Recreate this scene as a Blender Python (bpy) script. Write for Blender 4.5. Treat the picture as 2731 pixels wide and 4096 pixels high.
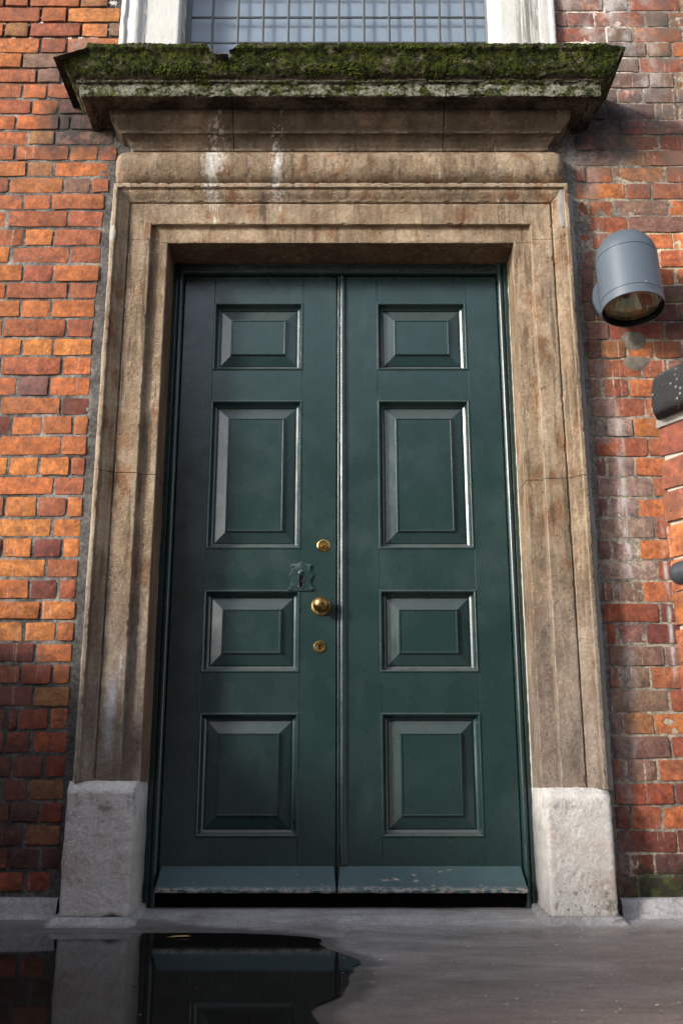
import bpy, bmesh, math, random
import numpy as np
from mathutils import Vector, Matrix, noise as mn

for o in list(bpy.data.objects): bpy.data.objects.remove(o, do_unlink=True)
SC = bpy.context.scene
COL = SC.collection

# ---------------------------------------------------------------- camera, sky, sun, exposure
cam = bpy.data.cameras.new('camera'); cam_o = bpy.data.objects.new('camera', cam); COL.objects.link(cam_o)
cam.sensor_fit = 'VERTICAL'; cam.sensor_height = 36.0; cam.lens = 35.0; cam.clip_end = 500
cam_o.location = (0, -3.3, 0.42); cam_o.rotation_euler = (math.radians(90+15.272), 0, 0)
cam.dof.use_dof = True; cam.dof.focus_distance = 3.55; cam.dof.aperture_fstop = 6.3
SC.camera = cam_o
SUN_AZ = 56.0     # degrees from the wall's normal, towards the left
SUN_EL = 20.0
wd = bpy.data.worlds.new('World'); SC.world = wd; wd.use_nodes = True
nt = wd.node_tree; bg = nt.nodes['Background']
sky = nt.nodes.new('ShaderNodeTexSky'); sky.sky_type = 'NISHITA'; sky.sun_disc = False
sky.sun_elevation = math.radians(SUN_EL); sky.sun_rotation = math.radians(180+SUN_AZ)
sky.air_density = 1.0; sky.dust_density = 1.0; sky.ozone_density = 2.0
hs = nt.nodes.new('ShaderNodeHueSaturation'); hs.inputs['Saturation'].default_value = 0.45   # thin bright cloud over the blue
nt.links.new(sky.outputs[0], hs.inputs['Color']); nt.links.new(hs.outputs[0], bg.inputs[0]); bg.inputs[1].default_value = 0.15
sl = bpy.data.lights.new('sun', 'SUN'); sun = bpy.data.objects.new('sun', sl); COL.objects.link(sun)
sl.energy = 2.0; sl.angle = math.radians(8.0); sl.color = (1.0, 0.95, 0.88)
_a, _e = math.radians(SUN_AZ), math.radians(SUN_EL)
SD = Vector((math.sin(_a)*math.cos(_e), math.cos(_a)*math.cos(_e), -math.sin(_e)))
sun.rotation_euler = SD.to_track_quat('-Z', 'Y').to_euler()
sun.location = (-4, -4, 5)
vs = SC.view_settings; vs.view_transform = 'Standard'; vs.look = 'None'; vs.exposure = 1.3; vs.gamma = 1.0; vs.use_curve_mapping = False
SC.render.engine = 'CYCLES'; SC.render.resolution_x = 682; SC.render.resolution_y = 1024
# ---------------------------------------------------------------- object helpers
def link(o, parent=None):
    COL.objects.link(o)
    if parent is not None: o.parent = parent
    return o
def tag(o, label, cat, group=None):
    o['label'] = label; o['category'] = cat
    if group: o['group'] = group
    return o
def thing(name, label, cat, loc=(0,0,0), rot=(0,0,0), group=None):
    o = bpy.data.objects.new(name, None); o.location = loc; o.rotation_euler = rot
    o.empty_display_size = .1
    link(o); return tag(o, label, cat, group)
def mesh(name, verts, faces, mat, parent=None, smooth=True, tint=None):
    me = bpy.data.meshes.new(name); me.from_pydata([tuple(v) for v in verts], [], [tuple(f) for f in faces])
    me.materials.append(mat)
    if smooth: me.polygons.foreach_set('use_smooth', [True]*len(me.polygons))
    if tint is not None:
        a = me.color_attributes.new('tint', 'FLOAT_COLOR', 'POINT')
        t = np.asarray(tint, dtype=np.float32)
        if t.ndim == 1: t = np.tile(t, (len(verts), 1))
        a.data.foreach_set('color', np.c_[t, np.ones(len(verts), dtype=np.float32)].ravel())
    me.update()
    return link(bpy.data.objects.new(name, me), parent)
def bm_obj(name, bm, mat, parent=None, smooth=False):
    me = bpy.data.meshes.new(name); bm.to_mesh(me); bm.free(); me.materials.append(mat)
    if smooth: me.polygons.foreach_set('use_smooth', [True]*len(me.polygons))
    return link(bpy.data.objects.new(name, me), parent)
def box(name, x0, x1, y0, y1, z0, z1, mat, parent=None, b=0.0, smooth=False, seg=1):
    bm = bmesh.new()
    bmesh.ops.create_cube(bm, size=1, matrix=Matrix.Translation(((x0+x1)/2,(y0+y1)/2,(z0+z1)/2)) @ Matrix.Diagonal((x1-x0,y1-y0,z1-z0,1)))
    if b > 0: bmesh.ops.bevel(bm, geom=bm.edges[:], offset=b, segments=seg, affect='EDGES', profile=.5)
    return bm_obj(name, bm, mat, parent, smooth)
def lathe(name, prof, mat, parent=None, n=48, axis='Z', loc=(0,0,0), smooth=True, rot=None):
    """prof: (radius, height) pairs, turned about the local axis"""
    V=[]; F=[]; m=len(prof)
    for i in range(n):
        a=2*math.pi*i/n
        for r,h in prof:
            V.append((r*math.cos(a), r*math.sin(a), h))
    for i in range(n):
        j=(i+1)%n
        for k in range(m-1):
            F.append((i*m+k, j*m+k, j*m+k+1, i*m+k+1))
    if axis=='-Y': V=[(x, -h, y) for x,y,h in V]     # height comes out of the wall
    o = mesh(name, V, F, mat, parent, smooth)
    bm=bmesh.new(); bm.from_mesh(o.data); bmesh.ops.remove_doubles(bm, verts=bm.verts, dist=1e-6)
    bmesh.ops.recalc_face_normals(bm, faces=bm.faces); bm.to_mesh(o.data); bm.free()
    if smooth: o.data.set_sharp_from_angle(angle=math.radians(38))
    o.location = loc
    if rot: o.rotation_euler = rot
    return o
def dense(pts, step):
    """resample a polyline, keeping its corners"""
    out=[np.array(pts[0],float)]
    for a,b in zip(pts[:-1], pts[1:]):
        a=np.array(a,float); b=np.array(b,float); n=max(1,int(math.ceil(np.linalg.norm(b-a)/step)))
        for k in range(1,n+1): out.append(a+(b-a)*k/n)
    return np.array(out)
def fbm(p, s, o=3):
    return mn.fractal(Vector((p[0]*s,p[1]*s,p[2]*s)), 1.0, 2.0, o)
def rough_grid(P, amp=0.0015, sc=30, chip=2.5, chip_sc=22, ref=(0,-1,0), shape=None, thr=.12):
    """weather a grid of points: noise along the normal and broken arrises"""
    P=np.array(P,float)
    du=np.gradient(P,axis=0); dv=np.gradient(P,axis=1)
    N=np.cross(du,dv); L=np.linalg.norm(N,axis=2,keepdims=True); N=N/np.maximum(L,1e-9)
    s=1.0 if (N@np.array(ref)).sum()>=0 else -1.0
    N*=s
    lap=np.zeros_like(P); lap[:,1:-1]+=(P[:,2:]+P[:,:-2])/2-P[:,1:-1]; lap[1:-1,:]+=(P[2:]+P[:-2])/2-P[1:-1]
    Q=P.copy()
    for i in range(P.shape[0]):
        for j in range(P.shape[1]):
            p=P[i,j]
            d=amp*(fbm(p,sc,3)+.6*fbm(p+7.3,sc*.25,2))
            c=max(0.0, fbm(p+3.1,chip_sc,2)-thr)
            Q[i,j]=p+N[i,j]*d+lap[i,j]*chip*min(c*2.2,1.0)
    return Q, s<0
def grid_faces(n,m,off=0,flip=False,wrap=False):
    F=[]
    for i in range(n-1):
        for j in range(m-1):
            a=off+i*m+j; q=(a,a+1,a+m+1,a+m)
            F.append(q if flip else q[::-1])
    return F
def grids(name, Ps, mat, parent, **kw):
    """several weathered grids joined in one mesh"""
    V=[];F=[]
    for P in Ps:
        ref=(0,-1,0)
        k=dict(kw)
        if isinstance(P,tuple): P,ref=P
        Q,fl=rough_grid(P,ref=ref,**k)
        # orientation: face (a,a+1,..) normal follows dv x du = -(du x dv)
        F+=grid_faces(Q.shape[0],Q.shape[1],len(V),flip=fl)
        V+=list(Q.reshape(-1,3))
    return mesh(name,V,F,mat,parent,True)

# ---------------------------------------------------------------- node helpers
class G:
    def __init__(s, name):
        s.mat=bpy.data.materials.new(name); s.mat.use_nodes=True; s.nt=s.mat.node_tree; s.b=s.nt.nodes['Principled BSDF']
        s.g=s.nt.nodes.new('ShaderNodeNewGeometry'); s.P=s.g.outputs['Position']
        x=s.nt.nodes.new('ShaderNodeSeparateXYZ'); s.nt.links.new(s.P,x.inputs[0]); s.X,s.Y,s.Z=x.outputs
    def put(s,sock,v):
        if isinstance(v,bpy.types.NodeSocket): s.nt.links.new(v,sock)
        else:
            if sock.type=='RGBA' and len(v)==3: v=(*v,1)
            sock.default_value=v
    def n(s,t,ins={},**p):
        nd=s.nt.nodes.new('ShaderNode'+t)
        for k,v in p.items(): setattr(nd,k,v)
        for k,v in ins.items(): s.put(nd.inputs[k],v)
        return nd
    def m(s,op,a,b=0.0,c=0.0):
        nd=s.n('Math',operation=op); s.put(nd.inputs[0],a); s.put(nd.inputs[1],b)
        s.put(nd.inputs[2],c); return nd.outputs[0]
    def vec(s,sc,off=(0,0,0)):
        nd=s.n('Vector'+'Math',operation='MULTIPLY_ADD'); s.put(nd.inputs[0],s.P); nd.inputs[1].default_value=sc; nd.inputs[2].default_value=off; return nd.outputs[0]
    def noise(s,scale,detail=4,rough=.55,st=(1,1,1),off=(0,0,0),dist=0.0):
        nd=s.n('TexNoise',{'Scale':scale,'Detail':detail,'Roughness':rough,'Distortion':dist,'Vector':s.vec(st,off)}); return nd.outputs['Fac']
    def vor(s,scale,st=(1,1,1),feat='F1',rnd=1.0):
        nd=s.n('TexVoronoi',{'Scale':scale,'Vector':s.vec(st),'Randomness':rnd},feature=feat); return nd.outputs['Distance']
    def r(s,v,a,b,lo=0.0,hi=1.0):
        nd=s.n('MapRange',interpolation_type='SMOOTHSTEP'); s.put(nd.inputs[0],v)
        for i,q in enumerate((a,b,lo,hi)): nd.inputs[i+1].default_value=q
        return nd.outputs[0]
    def band(s,v,a,b,f):
        """1 between a and b, fading over f"""
        return s.m('MULTIPLY', s.r(v,a-f,a+f), s.r(v,b-f,b+f,1,0))
    def mul(s,*a):
        o=a[0]
        for q in a[1:]: o=s.m('MULTIPLY',o,q)
        return o
    def mix(s,f,a,b,mode='MIX'):
        nd=s.n('Mix',data_type='RGBA',blend_type=mode); s.put(nd.inputs[0],f); s.put(nd.inputs[6],a); s.put(nd.inputs[7],b); return nd.outputs[2]
    def up(s):
        x=s.n('SeparateXYZ',{0:s.g.outputs['Normal']}); return x.outputs[2]
    def bump(s,h,dist=.002,st=1.0,prev=None):
        nd=s.n('Bump',{'Strength':st,'Distance':dist,'Height':h})
        if prev is not None: s.put(nd.inputs['Normal'],prev)
        return nd.outputs[0]
    def out(s,col,rough=.8,nrm=None,spec=.4,metal=0.0,**kw):
        b=s.b; s.put(b.inputs['Base Color'],col); s.put(b.inputs['Roughness'],rough); s.put(b.inputs['Specular IOR Level'],spec); s.put(b.inputs['Metallic'],metal)
        if nrm is not None: s.put(b.inputs['Normal'],nrm)
        for k,v in kw.items(): s.put(b.inputs[k],v)
        return s.mat
def shift(g, v, amt):   # offset a scalar by centred noise
    return g.m('ADD', v, amt)
# ---------------------------------------------------------------- materials
def m_brick():
    g=G('brick_clay'); t=g.n('Attribute',attribute_name='tint').outputs['Color']
    f=g.r(g.noise(72,6,.72),.27,.73); c=g.mix(1.0,t,g.mix(f,(.60,.60,.60),(1.34,1.3,1.26)),'MULTIPLY')
    c=g.mix(1.0,c,g.mix(g.r(g.noise(24,4,.65,off=(6,3,8)),.3,.7),(.62,.6,.6),(1.25,1.25,1.2)),'MULTIPLY')
    c=g.mix(g.r(g.noise(16,5,.7,off=(3,0,1)),.50,.66,0,.85),c,g.mix(.5,c,(.13,.06,.045)))
    c=g.mix(g.r(g.noise(21,3,.6,off=(9,2,1)),.6,.75,0,.35),c,(.52,.2,.08))
    pit=g.noise(95,4,.75); c=g.mix(g.r(pit,.62,.70,0,.85),c,(.05,.025,.02))
    right=g.r(g.X,.3,.6)
    # cement smeared over the faces, most of it beside the stone surround
    near=g.band(g.X,.80,.965,.035); nearl=g.mul(g.band(g.X,-1.12,-.87,.06),g.r(g.Z,2.15,2.45))
    sm=g.noise(7.5,5,.62,st=(1,1,.55),off=(5,1,2))
    mk=g.m('ADD',g.mul(right,.13),g.m('ADD',g.mul(near,.20),g.mul(nearl,.26)))
    c=g.mix(g.mul(g.r(g.m('ADD',sm,g.m('MULTIPLY',mk,.62)),.66,.83),g.m('ADD',g.mul(right,.2),.52)),c,g.mix(g.r(g.noise(45,5,.7),.3,.7),(.11,.09,.082),(.33,.265,.24)))
    # pale runs of lime down the wall
    dr=g.mul(g.r(g.noise(1,4,.65,st=(75,75,1.6)),.58,.66),g.r(g.noise(4.2,3,.5,off=(1,4,2)),.50,.62),g.r(g.noise(70,4,.7),.40,.52))
    c=g.mix(g.mul(dr,g.m('ADD',.3,g.mul(right,.5))),c,(.62,.58,.54))
    wash=g.mul(g.band(g.X,.9,1.22,.09),g.r(g.Z,2.86,3.0),g.r(g.noise(10,5,.7,st=(1,1,.6)),.42,.68))
    c=g.mix(g.mul(wash,.88),c,(.6,.56,.53))
    run=g.mul(g.m('MAXIMUM',g.mul(g.band(g.X,.962,.985,.012),g.band(g.Z,1.12,1.66,.12)),g.mul(g.band(g.X,1.09,1.10,.008),g.band(g.Z,.75,1.25,.1))),g.r(g.noise(30,6,.75,st=(1,1,.35)),.38,.58)); c=g.mix(g.mul(run,.8),c,(.62,.58,.54))
    grey=g.mul(g.r(g.X,.82,.9),g.r(g.Z,2.5,2.75),g.r(g.noise(8,4,.6,off=(2,7,3)),.4,.62))
    c=g.mix(g.mul(grey,.72),c,(.105,.092,.082))
    # soot under the ends of the cornice
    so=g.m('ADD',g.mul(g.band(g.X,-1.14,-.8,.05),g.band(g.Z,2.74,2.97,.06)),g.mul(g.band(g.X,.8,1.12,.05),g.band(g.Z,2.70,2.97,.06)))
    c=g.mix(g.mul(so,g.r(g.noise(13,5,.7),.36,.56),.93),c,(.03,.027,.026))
    veil=g.r(g.noise(2.6,5,.65,off=(3,9,2)),.42,.66); c=g.mix(g.mul(veil,.34),c,(.09,.062,.052))
    # specks of paint
    sp=g.r(g.vor(62),.10,.06); sp=g.mul(sp,g.r(g.noise(9,2,off=(4,4,4)),.5,.64))
    c=g.mix(g.mul(sp,.6),c,(.6,.5,.45))
    ms=g.mul(g.r(g.X,.86,.95),g.r(g.m('ADD',g.Z,g.mul(g.noise(14,5,.7),.22)),.31,.24))
    c=g.mix(g.mul(ms,.93),c,g.mix(g.r(g.noise(24,4,.7),.45,.7),(.018,.02,.010),(.055,.075,.014)))
    h=g.m('ADD',g.mul(g.noise(95,6,.75),.9),g.noise(32,4,.6)); h=g.m('SUBTRACT',h,g.mul(g.r(pit,.62,.74),.8))
    return g.out(c,g.r(f,.2,.8,.72,.9),g.bump(h,.0035,.9),.3)
def m_mortar():
    g=G('mortar_lime'); right=g.r(g.X,.3,.6)
    f=g.noise(150,5,.7); v=g.noise(9,4,.6)
    left=g.mix(g.r(v,.40,.66),(.07,.066,.063),(.24,.225,.205))
    rgt=g.mix(g.r(v,.38,.62),(.13,.115,.10),(.34,.29,.225))
    c=g.mix(right,left,rgt)
    low=g.mul(g.r(g.Z,.95,.7),g.r(g.X,-.5,-.8)); c=g.mix(g.mul(low,.55),c,(.05,.05,.05))
    white=g.mul(g.band(g.X,.80,1.12,.06),g.r(g.Z,2.98,3.12),g.r(g.noise(11,3,.6,off=(3,3,3)),.42,.5))
    c=g.mix(g.mul(white,.9),c,(.66,.6,.52))
    yel=g.mul(g.r(g.X,1.09,1.13),g.band(g.Z,2.1,2.42,.03)); c=g.mix(g.mul(yel,.9),c,(.5,.44,.29))
    wl=g.mul(g.r(g.X,-.8,-.9),g.r(g.Z,3.06,3.16)); wn=g.r(g.noise(17,4,.7,off=(8,2,3)),.56,.62)
    c=g.mix(wl,c,g.mix(wn,(.035,.03,.028),(.62,.58,.54)))
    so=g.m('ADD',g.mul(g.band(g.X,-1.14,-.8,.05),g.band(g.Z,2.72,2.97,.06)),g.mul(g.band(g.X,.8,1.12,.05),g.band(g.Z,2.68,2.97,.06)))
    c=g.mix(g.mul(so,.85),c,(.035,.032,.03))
    jt=g.mul(g.r(g.m('ABSOLUTE',g.X),.905,.875),g.r(g.noise(20),.3,.6,.6,1)); c=g.mix(g.mul(jt,.8),c,g.mix(right,(.07,.067,.066),(.19,.175,.165)))
    ms=g.mul(g.r(g.X,.86,.95),g.r(g.m('ADD',g.Z,g.mul(g.noise(14,5,.7),.22)),.31,.24)); c=g.mix(g.mul(ms,.9),c,(.03,.04,.012))
    c=g.mix(1.0,c,g.mix(g.r(g.noise(80,5,.75),.3,.7),(.5,.5,.5),(1.55,1.52,1.48)),'MULTIPLY')
    return g.out(c,.92,g.bump(g.m('ADD',f,g.noise(50,4)),.004,.8),.25)
def stone_col(g):
    a=g.noise(6,5,.62); c=g.mix(g.r(a,.35,.65),(.285,.205,.130),(.435,.332,.228))
    c=g.mix(g.r(g.noise(13,6,.7,st=(1,1,.6),off=(2,1,5)),.51,.64,0,.8),c,(.27,.13,.062))
    c=g.mix(g.r(g.noise(3.2,5,.6,off=(7,3,1)),.54,.68,0,.45),c,(.19,.145,.10))
    st=g.noise(1,5,.6,st=(42,42,2.6),off=(3,2,0)); c=g.mix(g.r(st,.54,.66,0,.55),c,(.42,.35,.26))
    c=g.mix(g.r(g.noise(1,4,.6,st=(36,36,3.1),off=(9,1,4)),.535,.66,0,.7),c,(.115,.088,.064))
    return c
def m_stone():
    g=G('weathered_limestone'); c=stone_col(g)
    # foot of the jambs has gone grey and sooty
    low=g.r(g.m('ADD',g.Z,g.mul(g.m('SUBTRACT',g.noise(5,4,.6),.5),1.1)),1.35,.55)
    c=g.mix(g.mul(low,.62),c,g.mix(g.noise(24,5,.7),(.14,.115,.1),(.35,.30,.27)))
    # outer fillet of the left jamb is paler
    fl=g.mul(g.band(g.X,-.86,-.8315,.003),g.r(g.noise(12,4),.3,.5)); c=g.mix(g.mul(fl,.55),c,(.46,.41,.34))
    # shade under the corona, put into the stone colour
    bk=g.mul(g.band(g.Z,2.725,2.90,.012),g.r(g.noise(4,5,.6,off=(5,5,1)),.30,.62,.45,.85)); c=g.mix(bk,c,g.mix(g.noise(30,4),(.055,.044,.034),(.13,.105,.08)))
    # droppings and lime runs over the frieze and lintel
    mk=None
    for cx,w in ((-.470,.075),(-.235,.056),(.585,.024),(-.02,.02),(-.34,.024),(.36,.02)):
        b=g.mul(g.band(g.X,cx-w*.6,cx+w*.6,w*.6), 1.0 if w>.04 else .6)
        mk=b if mk is None else g.m('MAXIMUM',mk,b)
    zz=g.r(g.Z,2.34,2.56,.45,1.0); zz=g.mul(zz,g.r(g.Z,2.71,2.76,1.0,.72))
    dn=g.m('ADD',g.mul(g.noise(1,3,.6,st=(60,60,4)),.62),g.mul(g.noise(36,6,.75),.38))
    c=g.mix(g.r(g.m('MULTIPLY',g.r(dn,.34,.66),g.mul(mk,zz)),.30,.62,0,.78),c,(.66,.63,.58))
    bl=g.m('MAXIMUM',g.mul(g.band(g.X,-.535,-.425,.06),g.band(g.Z,2.56,2.74,.06)),g.mul(g.band(g.X,-.275,-.205,.045),g.band(g.Z,2.54,2.74,.06)))
    bl=g.r(g.m('ADD',g.m('ADD',g.mul(g.noise(30,6,.8,st=(1,1,.6)),.65),g.mul(g.noise(1,3,.6,st=(50,50,4)),.35)),g.mul(g.m('SUBTRACT',bl,1.0),.3)),.445,.50); c=g.mix(g.mul(bl,.8),c,(.70,.67,.62))
    # grey spray mark on the left jamb
    sp=g.mul(g.band(g.X,-.758,-.727,.011),g.r(g.Z,.80,.70),g.r(g.Z,.42,.62)); c=g.mix(g.mul(sp,.72),c,(.50,.51,.54))
    tip=g.mul(g.band(g.X,-.722,-.716,.004),g.band(g.Z,.72,.83,.015)); c=g.mix(g.mul(tip,.6),c,(.55,.55,.57))
    f=g.r(g.noise(88,6,.78),.28,.72); c=g.mix(1.0,c,g.mix(f,(.76,.755,.75),(1.22,1.22,1.22)),'MULTIPLY')
    c=g.mix(1.0,c,g.mix(g.r(g.noise(11,6,.7,st=(1,1,.4),off=(1,8,8)),.34,.66),(.68,.65,.63),(1.16,1.16,1.15)),'MULTIPLY')
    pit=g.noise(60,4,.78,off=(4,4,1)); c=g.mix(g.r(pit,.63,.69,0,.8),c,(.07,.055,.042))
    wear=g.mul(g.r(g.g.outputs['Pointiness'],.515,.56),g.r(g.noise(18,4,.7,off=(6,6,6)),.35,.6)); c=g.mix(g.mul(wear,.65),c,(.56,.47,.36))
    sc=g.r(g.noise(30,6,.8,dist=1.2),.66,.70); c=g.mix(g.mul(sc,.55),c,(.62,.56,.47))
    h=g.m('SUBTRACT',g.m('ADD',f,g.noise(40,5,.65)),g.r(pit,.62,.70))
    return g.out(c,.9,g.bump(h,.005,.9),.2)
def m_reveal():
    g=G('dark_brown_stone'); c=stone_col(g)  # darker, browner stone for the left reveal and the soffit
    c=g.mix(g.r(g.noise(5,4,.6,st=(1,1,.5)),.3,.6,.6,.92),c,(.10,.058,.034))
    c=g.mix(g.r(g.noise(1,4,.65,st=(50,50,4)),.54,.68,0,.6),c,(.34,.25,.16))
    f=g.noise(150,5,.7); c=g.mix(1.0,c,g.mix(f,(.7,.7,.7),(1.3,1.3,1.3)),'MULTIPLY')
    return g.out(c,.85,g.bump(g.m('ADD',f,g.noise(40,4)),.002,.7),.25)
def m_plinth():
    g=G('white_portland_stone')
    c=g.mix(g.noise(7,5,.6),(.50,.470,.435),(.66,.625,.585))
    c=g.mix(g.r(g.noise(5,4,.6,off=(1,6,2)),.52,.7,0,.5),c,(.42,.30,.25))
    c=g.mix(g.mul(g.r(g.noise(15,6,.7,off=(6,2,2)),.5,.68),g.r(g.Z,.2,.36),.75),c,(.14,.12,.115))
    c=g.mix(g.mul(g.r(g.noise(75,5,.8),.665,.70),.6),c,(.15,.135,.12))
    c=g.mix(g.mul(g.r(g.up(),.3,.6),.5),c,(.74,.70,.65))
    ph=g.mul(g.r(g.X,.62,.68),g.r(g.Z,.20,.10),g.r(g.noise(42,4,.7,off=(2,5,2)),.56,.63)); c=g.mix(g.mul(ph,.8),c,(.075,.07,.05))
    gr=g.mul(g.r(g.X,.7,.84),g.r(g.Z,.19,.06),g.r(g.noise(30,5,.75),.45,.62)); c=g.mix(g.mul(gr,.8),c,(.13,.135,.075))
    f=g.r(g.noise(85,6,.8),.28,.72); c=g.mix(1.0,c,g.mix(f,(.80,.80,.80),(1.18,1.18,1.18)),'MULTIPLY')
    h=g.m('SUBTRACT',g.m('ADD',g.mul(f,.6),g.noise(45,5,.7)),g.mul(g.r(g.noise(75,5,.8),.63,.70),1.2))
    return g.out(c,.9,g.bump(h,.004,.9),.2)
def m_cornice():
    g=G('mossy_limestone')
    base=g.mix(g.noise(14,5,.65),(.15,.12,.09),(.30,.255,.20))
    moss=g.mix(g.r(g.noise(48,6,.8),.38,.66),(.007,.009,.0035),(.08,.10,.015))
    moss=g.mix(g.r(g.noise(11,4,.6,off=(2,0,4)),.55,.7,0,.7),moss,(.13,.155,.03))
    n1=g.noise(19,6,.72,st=(.8,1,1.2)); n2=g.noise(55,5,.75,off=(1,2,3))
    onc=g.r(g.Z,2.893,2.905); face=g.band(g.Z,2.836,2.892,.003)
    mm=g.m('ADD',g.mul(onc,g.r(n1,.33,.46)),g.mul(face,g.r(g.m('ADD',g.mul(n1,.5),g.mul(n2,.5)),.44,.54)))
    lich=g.mix(g.noise(80,4,.7),(.27,.27,.20),(.60,.59,.50)); 
    c=g.mix(face,base,g.mix(g.r(n2,.35,.6),(.22,.21,.15),lich))
    c=g.mix(g.m('MINIMUM',mm,1.0),c,moss)
    # pale lichen on the moss
    li=g.mul(g.r(g.noise(46,5,.8,off=(7,7,1)),.60,.66),g.r(g.noise(7,3,.6,off=(3,1,8)),.42,.58)); c=g.mix(g.mul(li,onc,.85),c,(.37,.335,.29))
    und=g.r(g.up(),-.78,-.92); c=g.mix(und,c,g.mix(g.r(g.noise(6,5,.65),.38,.62),(.05,.04,.032),(.19,.15,.11)))  # downward faces darker: the soffit's shade is painted in
    f=g.r(g.noise(90,5,.8),.28,.72); c=g.mix(1.0,c,g.mix(f,(.4,.4,.4),(1.5,1.5,1.5)),'MULTIPLY')
    h=g.m('ADD',f,g.m('ADD',g.noise(60,5,.75),g.mul(mm,.5)))
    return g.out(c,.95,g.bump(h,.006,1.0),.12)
def m_green(name='green_gloss_paint', base=(.0118,.0325,.0310), worn=.0):
    g=G(name)
    v=g.noise(3.5,5,.6); c=g.mix(v,tuple(q*.8 for q in base),tuple(q*1.25 for q in base))
    dust=g.mul(g.r(g.up(),.10,.42),g.r(g.noise(30,4,.7),.2,.6,.5,1)); c=g.mix(g.mul(dust,.10 if worn else .42),c,(.15,.14,.13))
    bloom=g.r(g.noise(5,5,.7,st=(1,1,.6),off=(4,1,1)),.5,.72,0,.12); c=g.mix(bloom,c,(.11,.15,.15))
    ch=g.mul(g.r(g.noise(85,5,.8,off=(2,9,4)),.705,.72),g.r(g.Z,1.3,.15,.22,1)); c=g.mix(g.mul(ch,.75),c,(.50,.47,.42))
    if worn:
        w=g.r(g.noise(26,6,.75,st=(.35,1,1),off=(5,2,2)),.63,.66); c=g.mix(g.mul(w,.9),c,(.40,.32,.25))
        c=g.mix(g.r(g.noise(60,4,.7),.675,.71,0,.7),c,(.40,.38,.34))
    if worn:
        ed=g.mul(g.r(g.Z,.106,.094),g.r(g.noise(1,5,.75,st=(45,90,90),off=(3,1,1)),.46,.54)); c=g.mix(g.mul(ed,.85),c,g.mix(g.noise(30,4),(.12,.10,.085),(.48,.42,.36)))
    grain=g.noise(1,5,.6,st=(110,110,5)); cr=g.noise(42,5,.7)
    h=g.m('ADD',g.mul(grain,.35),g.m('ADD',g.mul(cr,.35),g.mul(g.noise(9,3),1.2)))
    ro=g.r(g.noise(7,4,.6,off=(2,2,2)),.3,.7,.21,.33)
    ro=g.m('ADD',ro,g.mul(dust,.25))
    return g.out(c,ro,g.bump(h,.0012,.7),.68)
def simple(name,col,rough,metal=0.0,spec=.4,var=.2,sc=20,bd=0.0,bs=120,**kw):
    g=G(name); c=g.mix(g.noise(sc,4,.6),tuple(q*(1-var) for q in col),tuple(min(1,q*(1+var)) for q in col))
    n=g.bump(g.noise(bs,4,.65),bd,.7) if bd else None
    return g.out(c,rough,n,spec,metal,**kw)
def m_brass(name,col,dark,r0,r1):
    g=G(name); c=g.mix(g.r(g.noise(55,4,.7),.42,.7),col,dark)
    return g.out(c,g.r(g.noise(40,3),.3,.7,r0,r1),g.bump(g.noise(200,3),.0003,.4),.5,1.0)
def m_asphalt():
    g=G('mastic_asphalt'); damp=g.n('Attribute',attribute_name='damp').outputs['Fac']
    st=g.noise(1,5,.6,st=(2.2,7,3)); c=g.mix(g.r(st,.35,.65),(.20,.183,.172),(.29,.268,.252))
    br=g.r(g.m('ADD',g.mul(g.X,.5),g.m('ADD',g.mul(g.Y,-.55),g.noise(2.2,4,.6))),.62,1.25,0,.6); c=g.mix(br,c,(.125,.092,.075))
    edge=g.mul(g.r(g.Z,.006,.02),g.r(g.noise(12,4),.3,.6,.5,1)); c=g.mix(g.mul(edge,.75),c,(.40,.385,.385))
    wet=g.mul(g.r(g.noise(6,5,.65,off=(4,4,0)),.5,.66)); c=g.mix(g.mul(wet,.35),c,(.08,.072,.066))
    f=g.noise(160,5,.7); c=g.mix(1.0,c,g.mix(g.r(g.noise(90,5,.8),.3,.7),(.70,.70,.70),(1.25,1.25,1.25)),'MULTIPLY')
    c=g.mix(1.0,c,g.mix(g.r(g.noise(1,5,.7,st=(7,26,8)),.32,.68),(.87,.87,.87),(1.1,1.1,1.1)),'MULTIPLY')
    sp=g.r(g.vor(28),.055,.035); c=g.mix(g.mul(sp,.5),c,(.42,.4,.37))
    cr=g.mul(g.r(g.vor(15,(1,.6,1),'DISTANCE_TO_EDGE'),.012,.004),g.r(g.Z,.012,.03),g.r(g.noise(8),.45,.55)); c=g.mix(g.mul(cr,.6),c,(.05,.05,.05))
    dm=g.r(g.m('ADD',damp,g.mul(g.m('SUBTRACT',g.noise(13,5,.7),.5),.9)),.35,.75); c=g.mix(g.mul(dm,.8),c,g.mix(.72,c,(.03,.026,.024)))
    ro=g.m('SUBTRACT',g.r(g.noise(4,4,.6,st=(1,1.6,1)),.35,.65,.46,.72),g.mul(dm,.18))
    return g.out(c,ro,g.bump(g.m('ADD',f,g.noise(30,4)),.0015,.6),.4)
def m_coping():
    g=G('black_coping'); c=g.mix(g.noise(25,4,.6),(.014,.014,.015),(.035,.034,.034))
    s=g.r(g.vor(75,rnd=1.0),.24,.16); s=g.mul(s,g.r(g.noise(22,3,off=(1,1,5)),.40,.52)); c=g.mix(g.mul(s,.6),c,(.34,.31,.24))
    gr=g.r(g.up(),.35,.9,0,.5); c=g.mix(g.mul(gr,g.r(g.noise(30,4),.4,.6)),c,(.10,.10,.085))
    return g.out(c,.85,g.bump(g.noise(150,5,.7),.003,.8),.25)
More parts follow.
